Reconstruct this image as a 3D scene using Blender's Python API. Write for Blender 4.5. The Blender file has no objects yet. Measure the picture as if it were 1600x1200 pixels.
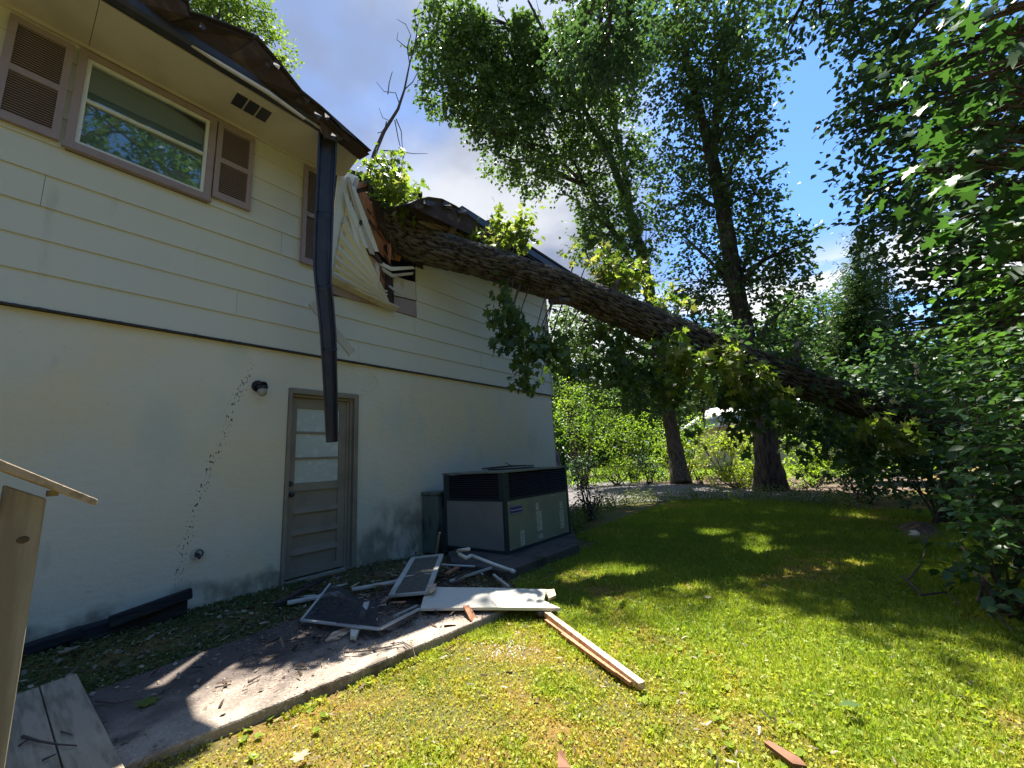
import bpy, math, random
import numpy as np
from mathutils import Vector, Matrix
R_ = math.radians
random.seed(7); rng = np.random.default_rng(7)
S = bpy.context.scene; C = S.collection

# ------------------------------------------------------------------ camera
CAMZ = 1.15; FPX = 635.0
_yaw, _pit, _rol = R_(37.8), R_(10.86), R_(-3.26)
F_ = Vector((math.cos(_pit)*math.cos(_yaw), math.cos(_pit)*math.sin(_yaw), math.sin(_pit)))
r0 = F_.cross(Vector((0, 0, 1))).normalized(); u0 = r0.cross(F_)
RT = math.cos(_rol)*r0 + math.sin(_rol)*u0
UP = -math.sin(_rol)*r0 + math.cos(_rol)*u0
CP = Vector((0, 0, CAMZ))
cam_d = bpy.data.cameras.new('camera'); cam = bpy.data.objects.new('camera', cam_d); C.objects.link(cam)
m = Matrix((RT, UP, -F_)).transposed().to_4x4(); m.translation = CP
cam.matrix_world = m
cam_d.sensor_width = 36; cam_d.lens = FPX/1600*36; cam_d.clip_start = .05; cam_d.clip_end = 1000
S.camera = cam

# ------------------------------------------------------------------ world
TOSUN = Vector((0.34, 0.30, 1.0)).normalized()
W = bpy.data.worlds.new('World'); S.world = W; W.use_nodes = True
nt = W.node_tree; nt.nodes.clear()
def wn(t, **k):
    n = nt.nodes.new(t)
    for a, b in k.items(): setattr(n, a, b)
    return n
def wmath(op, a, b=None, c=None, clamp=False):
    n = wn('ShaderNodeMath', operation=op, use_clamp=clamp)
    for i, v in enumerate((a, b, c)):
        if v is None: continue
        if isinstance(v, (int, float)): n.inputs[i].default_value = v
        else: nt.links.new(v, n.inputs[i])
    return n.outputs[0]
sky = wn('ShaderNodeTexSky', sky_type='NISHITA'); sky.sun_disc = False
sky.sun_elevation = math.asin(TOSUN.z); sky.sun_rotation = math.atan2(TOSUN.x, TOSUN.y)
sky.altitude = 200; sky.air_density = 1.0; sky.dust_density = .3; sky.ozone_density = 2.5
tc = wn('ShaderNodeTexCoord'); sp = wn('ShaderNodeSeparateXYZ'); nt.links.new(tc.outputs['Generated'], sp.inputs[0])
X, Y, Z = sp.outputs
den = wmath('ADD', wmath('MAXIMUM', Z, 0.0), .22)
cb = wn('ShaderNodeCombineXYZ'); nt.links.new(wmath('DIVIDE', X, den), cb.inputs[0]); nt.links.new(wmath('DIVIDE', Y, den), cb.inputs[1])
def wnoise(scale, detail, w, rough=.55):
    n = wn('ShaderNodeTexNoise'); n.noise_dimensions = '4D'; n.inputs['W'].default_value = w
    n.inputs['Scale'].default_value = scale; n.inputs['Detail'].default_value = detail; n.inputs['Roughness'].default_value = rough
    nt.links.new(cb.outputs[0], n.inputs['Vector']); return n.outputs['Fac']
def ramp(v, a, b):
    n = wn('ShaderNodeMapRange', interpolation_type='SMOOTHSTEP'); nt.links.new(v, n.inputs[0])
    n.inputs[1].default_value = a; n.inputs[2].default_value = b; return n.outputs[0]
az = wmath('ARCTAN2', Y, X)
azf = ramp(az, R_(9), R_(24))                       # cloud bank stands over the house side of the sky
azf = wmath('MULTIPLY', azf, wmath('SUBTRACT', 1.0, ramp(az, R_(150), R_(190))))
n1 = wnoise(.9, 7, 1.3, .5)
bank = wmath('MULTIPLY', azf, ramp(wmath('ADD', n1, .20), .44, .62))
low = wmath('SUBTRACT', 1.0, ramp(Z, .30, .42))
puff = wmath('MULTIPLY', low, ramp(wnoise(1.6, 6, 4.1), .42, .52))
scat = wmath('MULTIPLY', ramp(wnoise(1.1, 7, 8.7), .55, .68), ramp(wmath('ABSOLUTE', az), R_(50), R_(80)))
mask = wmath('MAXIMUM', bank, wmath('MAXIMUM', puff, scat), clamp=True)
shade = ramp(wnoise(1.5, 6, 2.2, .5), .40, .60)
mixc = wn('ShaderNodeMixRGB'); nt.links.new(shade, mixc.inputs[0])
mixc.inputs[1].default_value = (.80, .95, 1.35, 1); mixc.inputs[2].default_value = (2.1, 2.18, 2.35, 1)
mixp = wn('ShaderNodeMixRGB'); nt.links.new(puff, mixp.inputs[0]); nt.links.new(mixc.outputs[0], mixp.inputs[1]); mixp.inputs[2].default_value = (3.1, 3.15, 3.25, 1)
tintn = wn('ShaderNodeMixRGB', blend_type='MULTIPLY'); tintn.inputs[0].default_value = 1; nt.links.new(sky.outputs[0], tintn.inputs[1]); tintn.inputs[2].default_value = (.42, .58, .76, 1)
mx = wn('ShaderNodeMixRGB'); nt.links.new(mask, mx.inputs[0]); nt.links.new(tintn.outputs[0], mx.inputs[1]); nt.links.new(mixp.outputs[0], mx.inputs[2])
bg = wn('ShaderNodeBackground'); nt.links.new(mx.outputs[0], bg.inputs[0]); bg.inputs[1].default_value = 0.115
wo = wn('ShaderNodeOutputWorld'); nt.links.new(bg.outputs[0], wo.inputs[0])
sun_d = bpy.data.lights.new('sun', 'SUN'); sun_d.energy = 5.0; sun_d.angle = R_(.53); sun_d.color = (1, .95, .86)
sun = bpy.data.objects.new('sun', sun_d); C.objects.link(sun)
sun.rotation_euler = TOSUN.to_track_quat('Z', 'Y').to_euler()
S.view_settings.view_transform = 'Standard'; S.view_settings.look = 'None'; S.view_settings.gamma = 1
S.view_settings.exposure = 1.85; S.view_settings.use_curve_mapping = False
S.render.engine = 'CYCLES'; S.cycles.max_bounces = 8; S.cycles.transparent_max_bounces = 12

# ------------------------------------------------------------------ projecting helpers (measure the place from the photograph)
def ray(px, py): return F_ + RT*((px-800)/FPX) - UP*((py-600)/FPX)
def PY(px, py, y=4.9): d = ray(px, py); return CP + d*(y/d.y)
def PG(px, py, z=0.0): d = ray(px, py); return CP + d*((z-CAMZ)/d.z)
def PH(px, py, h): d = ray(px, py); return CP + d*(h/math.hypot(d.x, d.y))
def PP(px, py, a, b):      # on the vertical plane through plan points a, b
    d = ray(px, py); n = Vector((b[1]-a[1], a[0]-b[0], 0)); return CP + d*((n.x*a[0]+n.y*a[1])/(n.x*d.x+n.y*d.y))
def depth(p): return (Vector(p)-CP).dot(F_)
def mpp(p): return depth(p)/FPX

# ------------------------------------------------------------------ materials
def mat(name, col, rough=.7, spec=.3, metal=0, noise=None, bump=None, tint=None, coord='Object'):
    """noise: (scale, colour2, lo, hi, stretch) list ; bump: (scale, strength, stretch)"""
    m = bpy.data.materials.new(name); m.use_nodes = True; t = m.node_tree; b = t.nodes['Principled BSDF']
    b.inputs['Roughness'].default_value = rough; b.inputs['Specular IOR Level'].default_value = spec; b.inputs['Metallic'].default_value = metal
    b.inputs['Base Color'].default_value = (*col, 1)
    tcn = t.nodes.new('ShaderNodeTexCoord')
    def mapped(st):
        mp = t.nodes.new('ShaderNodeMapping'); t.links.new(tcn.outputs[coord], mp.inputs[0]); mp.inputs['Scale'].default_value = st; return mp.outputs[0]
    cur = None
    for (sc, c2, lo, hi, st) in (noise or []):
        n = t.nodes.new('ShaderNodeTexNoise'); n.inputs['Scale'].default_value = sc; n.inputs['Detail'].default_value = 6; t.links.new(mapped(st), n.inputs['Vector'])
        r = t.nodes.new('ShaderNodeMapRange'); r.interpolation_type = 'SMOOTHSTEP'; r.inputs[1].default_value = lo; r.inputs[2].default_value = hi; t.links.new(n.outputs['Fac'], r.inputs[0])
        x = t.nodes.new('ShaderNodeMixRGB'); t.links.new(r.outputs[0], x.inputs[0])
        if cur: t.links.new(cur, x.inputs[1])
        else: x.inputs[1].default_value = (*col, 1)
        x.inputs[2].default_value = (*c2, 1); cur = x.outputs[0]
    if tint:
        a = t.nodes.new('ShaderNodeAttribute'); a.attribute_name = 'tint'
        x = t.nodes.new('ShaderNodeMixRGB'); t.links.new(a.outputs['Fac'], x.inputs[0])
        if cur: t.links.new(cur, x.inputs[1])
        else: x.inputs[1].default_value = (*col, 1)
        x.inputs[2].default_value = (*tint, 1); cur = x.outputs[0]
    if cur: t.links.new(cur, b.inputs['Base Color'])
    if bump:
        prev = None
        for (sc, sg, st) in (bump if isinstance(bump, list) else [bump]):
            n = t.nodes.new('ShaderNodeTexNoise'); n.inputs['Scale'].default_value = sc; n.inputs['Detail'].default_value = 5; t.links.new(mapped(st), n.inputs['Vector'])
            bp = t.nodes.new('ShaderNodeBump'); bp.inputs['Strength'].default_value = sg; bp.inputs['Distance'].default_value = .02
            t.links.new(n.outputs['Fac'], bp.inputs['Height'])
            if prev: t.links.new(prev, bp.inputs['Normal'])
            prev = bp.outputs[0]
        t.links.new(prev, b.inputs['Normal'])
    return m
def leafmat(name, dark, light, trans=.4, dry=None, rough=.45):
    m = bpy.data.materials.new(name); m.use_nodes = True; t = m.node_tree; b = t.nodes['Principled BSDF']
    a = t.nodes.new('ShaderNodeAttribute'); a.attribute_name = 'tint'
    x = t.nodes.new('ShaderNodeMixRGB'); t.links.new(a.outputs['Fac'], x.inputs[0]); x.inputs[1].default_value = (*dark, 1); x.inputs[2].default_value = (*light, 1)
    cur = x.outputs[0]
    if dry:
        a2 = t.nodes.new('ShaderNodeAttribute'); a2.attribute_name = 'dry'
        y = t.nodes.new('ShaderNodeMixRGB'); t.links.new(a2.outputs['Fac'], y.inputs[0]); t.links.new(cur, y.inputs[1]); y.inputs[2].default_value = (*dry, 1); cur = y.outputs[0]
    t.links.new(cur, b.inputs['Base Color']); b.inputs['Roughness'].default_value = rough; b.inputs['Specular IOR Level'].default_value = .2
    tr = t.nodes.new('ShaderNodeBsdfTranslucent')
    g = t.nodes.new('ShaderNodeMixRGB'); g.blend_type = 'MULTIPLY'; g.inputs[0].default_value = 1; t.links.new(cur, g.inputs[1]); g.inputs[2].default_value = (1.6, 1.7, .7, 1)
    t.links.new(g.outputs[0], tr.inputs[0])
    ms = t.nodes.new('ShaderNodeMixShader'); ms.inputs[0].default_value = trans
    t.links.new(b.outputs[0], ms.inputs[1]); t.links.new(tr.outputs[0], ms.inputs[2]); t.links.new(ms.outputs[0], t.nodes['Material Output'].inputs[0])
    return m
U = (1, 1, 1)
M = {}
M['siding'] = mat('cream_siding_paint', (.54, .55, .455), .55, .35, noise=[(1.1, (.52, .54, .46), .45, .7, U), (6, (.42, .42, .34), .62, .82, (1, 1, .15)), (60, (.40, .40, .33), .68, .78, U)], bump=[(3, .15, (1, 1, 3)), (40, .08, U)], coord='Object')
M['mauve'] = mat('mauve_brown_trim', (.29, .235, .235), .6, .3, noise=[(8, (.24, .195, .195), .5, .75, U)], bump=(60, .1, U))
M['mauve_dark'] = mat('shutter_recess', (.055, .045, .05), .7, .2)
M['white'] = mat('white_window_frame', (.62, .66, .64), .45, .4, noise=[(20, (.5, .52, .5), .55, .8, U)])
M['blind'] = mat('blind_slats', (.88, .90, .88), .5, .3)
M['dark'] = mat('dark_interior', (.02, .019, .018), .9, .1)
M['soffit'] = mat('soffit_paint', (.50, .47, .40), .7, .2, noise=[(2, (.42, .39, .33), .45, .7, U)], bump=(30, .1, U))
M['gutter'] = mat('dark_gutter_metal', (.026, .028, .040), .38, .5, noise=[(5, (.055, .055, .065), .5, .75, U)])
M['roof'] = mat('dark_roof_sheathing', (.05, .038, .038), .85, .2, noise=[(5, (.10, .07, .06), .5, .75, (1, 3, 1))], bump=(14, .5, (1, 4, 4)))
M['shingle'] = mat('asphalt_shingle', (.06, .055, .055), .9, .2, noise=[(60, (.11, .10, .10), .5, .6, U)], bump=(90, .4, U))
M['ply'] = mat('orange_new_split_wood', (.42, .20, .11), .75, .2, noise=[(5, (.26, .11, .06), .45, .7, (8, 8, .8))], bump=(20, .4, (6, 6, .6)))
M['splitbrown'] = mat('brown_split_wood', (.20, .10, .06), .8, .2, noise=[(6, (.12, .055, .035), .45, .65, U)], bump=(20, .4, U))
M['lumber'] = mat('split_lumber', (.62, .47, .33), .75, .2, noise=[(4, (.42, .24, .15), .45, .62, (.6, 6, 6))], bump=(20, .4, (.5, 6, 6)))
M['greyply'] = mat('grey_weathered_board', (.46, .44, .38), .8, .15, noise=[(5, (.30, .27, .23), .5, .7, (1, 1, .4))], bump=(30, .15, U))
M['accord'] = mat('cream_accordion_panel', (.62, .60, .46), .55, .3)
M['boardw'] = mat('white_painted_board', (.62, .58, .48), .6, .3, noise=[(7, (.50, .47, .40), .55, .75, U), (40, (.25, .22, .18), .68, .75, U)])
M['doorp'] = mat('taupe_door_paint', (.22, .20, .155), .55, .35, noise=[(3, (.17, .155, .12), .45, .7, U), (25, (.10, .09, .07), .66, .8, U)])
M['frost'] = mat('frosted_glass', (.42, .48, .45), .22, .6, noise=[(14, (.50, .56, .53), .5, .7, U)])
M['blackm'] = mat('black_metal', (.015, .016, .02), .4, .5)
M['lamp_glass'] = mat('jar_glass', (.28, .29, .28), .15, .6)
M['acgreen'] = mat('ac_green_grey_paint', (.20, .225, .165), .45, .4, noise=[(3, (.17, .19, .145), .45, .7, U)])
M['acgrey'] = mat('ac_side_grey_paint', (.20, .20, .18), .5, .35, noise=[(3, (.17, .17, .155), .45, .7, U)])
M['acdark'] = mat('ac_dark_green', (.018, .034, .038), .4, .45)
M['aclouv'] = mat('ac_louver', (.020, .024, .034), .4, .45)
M['acvoid'] = mat('ac_coil_dark', (.006, .006, .008), .8, .2)
M['actop'] = mat('ac_top', (.16, .18, .16), .55, .35, noise=[(12, (.08, .08, .06), .55, .7, U)])
M['sticker'] = mat('pale_sticker', (.55, .58, .50), .5, .3, noise=[(60, (.25, .27, .22), .5, .6, (1, 1, 2))])
M['blue'] = mat('blue_badge', (.02, .03, .16), .35, .5)
M['badgetext'] = mat('badge_lettering', (.6, .62, .68), .4, .4)
M['binm'] = mat('green_metal_box', (.11, .145, .12), .45, .4, noise=[(6, (.02, .035, .03), .45, .7, (1, 1, .4))])
M['concrete_dark'] = mat('dark_pad_concrete', (.085, .08, .07), .9, .2, noise=[(5, (.045, .045, .035), .45, .7, U)], bump=(40, .5, U))
M['pvc'] = mat('pvc_pipe', (.62, .60, .55), .4, .4)
M['timber'] = mat('black_landscape_timber', (.022, .024, .028), .85, .2, noise=[(6, (.045, .045, .045), .5, .7, (.5, 4, 4))], bump=(14, .6, (.5, 5, 5)))
M['deck'] = mat('deck_board_wood', (.36, .285, .20), .8, .2, noise=[(5, (.22, .175, .12), .42, .68, (8, .7, 8)), (2, (.40, .33, .23), .5, .75, U)], bump=(20, .3, (8, .5, 8)))
M['post'] = mat('treated_post_wood', (.27, .24, .185), .75, .2, noise=[(4, (.19, .16, .12), .42, .68, (9, 9, .7))], bump=(16, .3, (9, 9, .6)))
M['dirt'] = mat('dirt', (.05, .038, .028), 1, .1)
M['alu'] = mat('bare_aluminium', (.62, .64, .66), .35, .5, metal=.5)
M['mesh'] = mat('dark_insect_mesh', (.02, .028, .04), .8, .2)
M['bark'] = mat('grey_oak_bark', (.13, .11, .09), .9, .2, noise=[(9, (.05, .042, .036), .42, .62, (3, 3, .6)), (3, (.19, .17, .14), .5, .75, U)], bump=[(16, .9, (3, 3, .5))])
M['barkfar'] = mat('standing_tree_bark', (.085, .07, .058), .9, .15, noise=[(5, (.035, .03, .026), .42, .62, (4, 4, .5))], bump=[(10, 1.0, (4, 4, .5))])
M['barkf'] = mat('fallen_oak_bark', (.135, .128, .115), .9, .15, tint=(.010, .008, .007), noise=[(3, (.085, .085, .065), .45, .7, U), (14, (.06, .05, .04), .5, .7, U)], bump=[(70, .6, U)])
M['twig'] = mat('twig_bark', (.085, .062, .055), .85, .2)
M['asphalt'] = mat('worn_asphalt', (.125, .115, .115), .9, .2, noise=[(1.2, (.08, .07, .072), .42, .7, U), (60, (.18, .17, .165), .6, .7, U)], bump=(80, .3, U))
M['mulch'] = mat('leaf_mulch', (.10, .072, .055), .95, .1, noise=[(9, (.19, .145, .11), .5, .65, U), (3, (.06, .045, .03), .5, .7, U)], bump=(20, .8, U))
M['brick'] = mat('brown_brick', (.14, .075, .055), .85, .2, noise=[(6, (.08, .05, .04), .4, .7, U)])
M['mortar'] = mat('mortar', (.22, .20, .18), .9, .2)
M['farwall'] = mat('pale_yellow_siding', (.58, .56, .42), .6, .3)
M['farroof'] = mat('pale_metal_roof', (.62, .62, .64), .5, .4)
M['glassd'] = mat('dark_window_glass', (.03, .035, .04), .1, .6)
M['shirt'] = mat('grey_purple_shirt', (.13, .11, .15), .8, .1)
M['trousers'] = mat('dark_trousers', (.04, .045, .06), .85, .1)
M['skin'] = mat('skin', (.42, .24, .17), .5, .3)
M['hair'] = mat('brown_hair', (.05, .03, .02), .7, .2)
M['wire'] = mat('utility_wire', (.02, .02, .02), .6, .3)
M['petal'] = leafmat('red_leaf', (.22, .03, .03), (.35, .08, .06), .4)
LF = {}
LF['oak'] = leafmat('oak_leaf', (.040, .076, .034), (.105, .17, .05), .38)
LF['oak2'] = leafmat('tulip_tree_leaf', (.036, .072, .036), (.09, .15, .05), .36)
LF['dark'] = leafmat('dark_canopy_leaf', (.026, .060, .038), (.07, .125, .058), .34)
LF['maple'] = leafmat('maple_leaf', (.026, .066, .026), (.055, .125, .036), .36)
LF['conifer'] = leafmat('conifer_leaf', (.040, .085, .034), (.095, .165, .055), .22)
LF['fallen'] = leafmat('fallen_oak_leaf', (.055, .105, .025), (.19, .25, .05), .45, dry=(.32, .29, .13))
LF['beech'] = leafmat('beech_leaf', (.045, .105, .03), (.09, .19, .045), .35, rough=.35)
LF['shrub'] = leafmat('azalea_leaf', (.10, .18, .025), (.25, .35, .04), .45)
LF['yellow'] = leafmat('yellow_green_leaf', (.15, .21, .02), (.32, .36, .04), .45)
LF['under'] = leafmat('understory_leaf', (.028, .066, .036), (.075, .145, .055), .34)
LF['far'] = leafmat('far_wood_leaf', (.035, .075, .028), (.07, .13, .04), .36)
LF['grass'] = leafmat('lawn_grass', (.115, .20, .026), (.37, .41, .055), .38, dry=(.46, .30, .06), rough=.5)
LF['weed'] = leafmat('driveway_weed', (.08, .12, .035), (.17, .19, .07), .35)
LF['litter'] = leafmat('dry_leaf_litter', (.07, .05, .035), (.34, .30, .23), .1)
LF['moss'] = leafmat('mossy_ground_leaf', (.04, .07, .02), (.09, .13, .035), .25)

# ------------------------------------------------------------------ object helpers
def link(name, me, material=None, parent=None):
    o = bpy.data.objects.new(name, me); C.objects.link(o)
    if material and me is not None:
        for mm in (material if isinstance(material, list) else [material]): me.materials.append(mm)
    if parent: o.parent = parent
    return o
def tag(o, label=None, cat=None, group=None, kind=None):
    if label: o['label'] = label
    if cat: o['category'] = cat
    if group: o['group'] = group
    if kind: o['kind'] = kind
    return o
def empty(name, label, cat, loc=(0, 0, 0), group=None):
    o = bpy.data.objects.new(name, None); C.objects.link(o); o.location = loc; o.empty_display_size = .2
    return tag(o, label, cat, group)
def setpar(o, p):
    """parent keeping world coordinates of an unrotated Empty"""
    o.parent = p; o.location = o.location - p.location; return o
def npmesh(name, V, Fc, sizes=None, attrs=None, smooth=False):
    """V (n,3), Fc flat loops with sizes, or (m,k) array"""
    me = bpy.data.meshes.new(name); V = np.asarray(V, np.float32); Fc = np.asarray(Fc)
    if sizes is None: sizes = np.full(len(Fc), Fc.shape[1], np.int32)
    fl = Fc.reshape(-1).astype(np.int32); st = np.concatenate([[0], np.cumsum(sizes)[:-1]]).astype(np.int32)
    me.vertices.add(len(V)); me.vertices.foreach_set('co', V.reshape(-1))
    me.loops.add(len(fl)); me.loops.foreach_set('vertex_index', fl)
    me.polygons.add(len(sizes)); me.polygons.foreach_set('loop_start', st)
    if smooth: me.polygons.foreach_set('use_smooth', np.ones(len(sizes), bool))
    me.update(calc_edges=True)
    for k, (dom, a) in (attrs or {}).items():
        at = me.attributes.new(k, 'FLOAT', dom); at.data.foreach_set('value', np.asarray(a, np.float32))
    me.validate(clean_customdata=False)
    return me
class MB:
    def __init__(s): s.v = []; s.f = []
    def add(s, vs, fs):
        n = len(s.v); s.v += [tuple(v) for v in vs]; s.f += [tuple(i+n for i in f) for f in fs]; return s
    def box(s, a, b, jit=0):
        x0, y0, z0 = a; x1, y1, z1 = b
        vs = [(x, y, z) for x in (x0, x1) for y in (y0, y1) for z in (z0, z1)]
        if jit: vs = [tuple(c+random.uniform(-jit, jit) for c in v) for v in vs]
        return s.add(vs, [(0, 1, 3, 2), (4, 6, 7, 5), (0, 4, 5, 1), (2, 3, 7, 6), (0, 2, 6, 4), (1, 5, 7, 3)])
    def hexa(s, bot, top):
        """bot, top: 4 points each, same winding"""
        return s.add(list(bot)+list(top), [(3, 2, 1, 0), (4, 5, 6, 7), (0, 1, 5, 4), (1, 2, 6, 5), (2, 3, 7, 6), (3, 0, 4, 7)])
    def slab(s, pts, off):
        """polygon pts extruded by the vector off"""
        n = len(pts); P = [Vector(p) for p in pts]; o = Vector(off)
        return s.add(P+[p+o for p in P], [tuple(range(n))[::-1], tuple(range(n, 2*n))]+[(i, (i+1) % n, n+(i+1) % n, n+i) for i in range(n)])
    def bar(s, a, b, w, t, up=(0, 0, 1)):
        a = Vector(a); b = Vector(b); d = (b-a).normalized(); sd = d.cross(Vector(up)).normalized(); u = sd.cross(d)
        q = [(-1, -1), (1, -1), (1, 1), (-1, 1)]
        return s.hexa([a+sd*(w/2*i)+u*(t/2*j) for i, j in q], [b+sd*(w/2*i)+u*(t/2*j) for i, j in q])
    def tube(s, pts, rad, n=8, cap=True):
        pts = [Vector(p) for p in pts]; k = len(pts)
        if not isinstance(rad, (list, tuple)): rad = [rad]*k
        vs = []; ref = Vector((.31, .2, .93)); 
        d0 = (pts[-1]-pts[0]).normalized()
        if abs(d0.dot(ref)) > .85: ref = Vector((.9, .1, -.3))
        for i, p in enumerate(pts):
            d = (pts[min(i+1, k-1)]-pts[max(i-1, 0)]).normalized(); a = d.cross(ref).normalized(); b = d.cross(a)
            vs += [p+(a*math.cos(2*math.pi*j/n)+b*math.sin(2*math.pi*j/n))*rad[i] for j in range(n)]
        fs = [(i*n+j, i*n+(j+1) % n, (i+1)*n+(j+1) % n, (i+1)*n+j) for i in range(k-1) for j in range(n)]
        if cap: fs += [tuple(range(n))[::-1], tuple(range((k-1)*n, k*n))]
        return s.add(vs, fs)
    def ball(s, c, r, nu=10, nv=6, sq=(1, 1, 1)):
        c = Vector(c); vs = [c+Vector((0, 0, r*sq[2]))]
        for i in range(1, nv):
            th = math.pi*i/nv
            vs += [c+Vector((r*sq[0]*math.sin(th)*math.cos(2*math.pi*j/nu), r*sq[1]*math.sin(th)*math.sin(2*math.pi*j/nu), r*sq[2]*math.cos(th))) for j in range(nu)]
        vs.append(c-Vector((0, 0, r*sq[2]))); L = len(vs)-1
        fs = [(0, 1+j, 1+(j+1) % nu) for j in range(nu)]
        fs += [(1+i*nu+j, 1+(i+1)*nu+j, 1+(i+1)*nu+(j+1) % nu, 1+i*nu+(j+1) % nu) for i in range(nv-2) for j in range(nu)]
        fs += [(L, 1+(nv-2)*nu+(j+1) % nu, 1+(nv-2)*nu+j) for j in range(nu)]
        return s.add(vs, fs)
    def build(s, name, material=None, parent=None, smooth=False, bevel=0):
        me = bpy.data.meshes.new(name); me.from_pydata([tuple(v) for v in s.v], [], s.f); me.update()
        if smooth: me.polygons.foreach_set('use_smooth', np.ones(len(me.polygons), bool))
        o = link(name, me, material)
        if bevel:
            b = o.modifiers.new('bevel', 'BEVEL'); b.width = bevel; b.segments = 2; b.limit_method = 'ANGLE'
        if parent: setpar(o, parent)
        return o
def pn(P, s=1.0, seed=0):
    """smooth pseudo noise of points, about -1..1"""
    P = np.asarray(P)*s; r = np.random.default_rng(100+seed); out = 0; amp = 1
    for k in range(5):
        A = r.normal(size=(3, 3)); ph = r.uniform(0, 6.28, 3)
        q = P @ A.T + ph
        out = out + amp*np.sin(q[:, 0]+1.3*np.sin(q[:, 1]))*np.cos(q[:, 2]+.8*np.sin(q[:, 0]*.7)); amp *= .65; P = P*1.9
    return out/1.8

# ------------------------------------------------------------------ foliage
def unit(a): return a/np.maximum(np.linalg.norm(a, axis=-1, keepdims=True), 1e-9)
TPL = {}
TPL['diamond'] = (np.array([(0, 0, 0), (.36, .45, .07), (0, 1, -.05), (-.36, .45, .07)]), np.array([(0, 1, 2), (0, 2, 3)]))
TPL['leaf'] = (np.array([(0, 0, 0), (.26, .25, .05), (.30, .55, .06), (0, 1, -.10), (-.30, .55, .06), (-.26, .25, .05), (0, .5, 0)]),
               np.array([(0, 1, 6), (1, 2, 6), (2, 3, 6), (3, 4, 6), (4, 5, 6), (5, 0, 6)]))
TPL['lobed'] = (np.array([(0, 0, 0), (.12, .16, .0), (.42, .12, .05), (.22, .36, .02), (.52, .55, .06), (.17, .62, .0), (.16, .80, 0), (0, 1.0, -.08),
                          (-.16, .80, 0), (-.17, .62, 0), (-.52, .55, .06), (-.22, .36, .02), (-.42, .12, .05), (-.12, .16, 0)]),
                np.array([(0, 1, 13), (1, 2, 3), (1, 3, 11), (1, 11, 13), (13, 11, 12), (3, 4, 5), (3, 5, 9), (3, 9, 11), (11, 9, 10), (5, 6, 8), (5, 8, 9), (6, 7, 8)]))
TPL['chip'] = (np.array([(-.12, 0, 0), (.12, 0, 0), (.10, 1, .05), (-.08, .9, 0), (0, .5, .12)]), np.array([(0, 1, 4), (1, 2, 4), (2, 3, 4), (3, 0, 4)]))
TPL['needle'] = (np.array([(0, 0, 0), (.16, .4, 0), (0, 1, -.05), (-.16, .4, 0)]), np.array([(0, 1, 2), (0, 2, 3)]))
TPL['round'] = (np.array([(0, 0, 0), (.4, .2, .04), (.42, .65, .05), (0, .95, 0), (-.42, .65, .05), (-.4, .2, .04)]), np.array([(0, 1, 2), (0, 2, 3), (0, 3, 4), (0, 4, 5)]))
def leafcloud(name, base, dirs, nrm, size, tpl, material, parent=None, tint=None, dry=None, kind=None):
    V, T = TPL[tpl]; N = len(base)
    d = unit(dirs); n = nrm - (nrm*d).sum(1, keepdims=True)*d; n = unit(n); s = np.cross(d, n)
    size = np.broadcast_to(size, (N,))[:, None, None]
    vv = base[:, None, :] + size*(V[None, :, 0:1]*s[:, None, :] + V[None, :, 1:2]*d[:, None, :] + V[None, :, 2:3]*n[:, None, :])
    ff = T[None] + (np.arange(N)*len(V))[:, None, None]
    if tint is None: tint = rng.uniform(0, 1, N)
    at = {'tint': ('FACE', np.repeat(np.clip(tint, 0, 1), len(T)))}
    if dry is not None: at['dry'] = ('FACE', np.repeat(np.clip(dry, 0, 1), len(T)))
    me = npmesh(name, vv.reshape(-1, 3), ff.reshape(-1, 3), attrs=at)
    o = link(name, me, material)
    if parent: setpar(o, parent)
    if kind: o['kind'] = kind
    return o
SUNGAPS = []     # plan circles (x, y, radius) that stay sunlit: the crowns have gaps towards them
def sungap(B, D, N, Sz, Ti):
    gx_ = B[:, 0]-B[:, 2]*TOSUN.x/TOSUN.z; gy_ = B[:, 1]-B[:, 2]*TOSUN.y/TOSUN.z; k = np.ones(len(B), bool)
    for (x, y, r) in SUNGAPS:
        q = np.hypot(gx_-x, gy_-y)/r; k &= ~((q < 1) & (rng.uniform(size=len(B)) < .93))
    return B[k], D[k], N[k], Sz[k], Ti[k]
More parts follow.
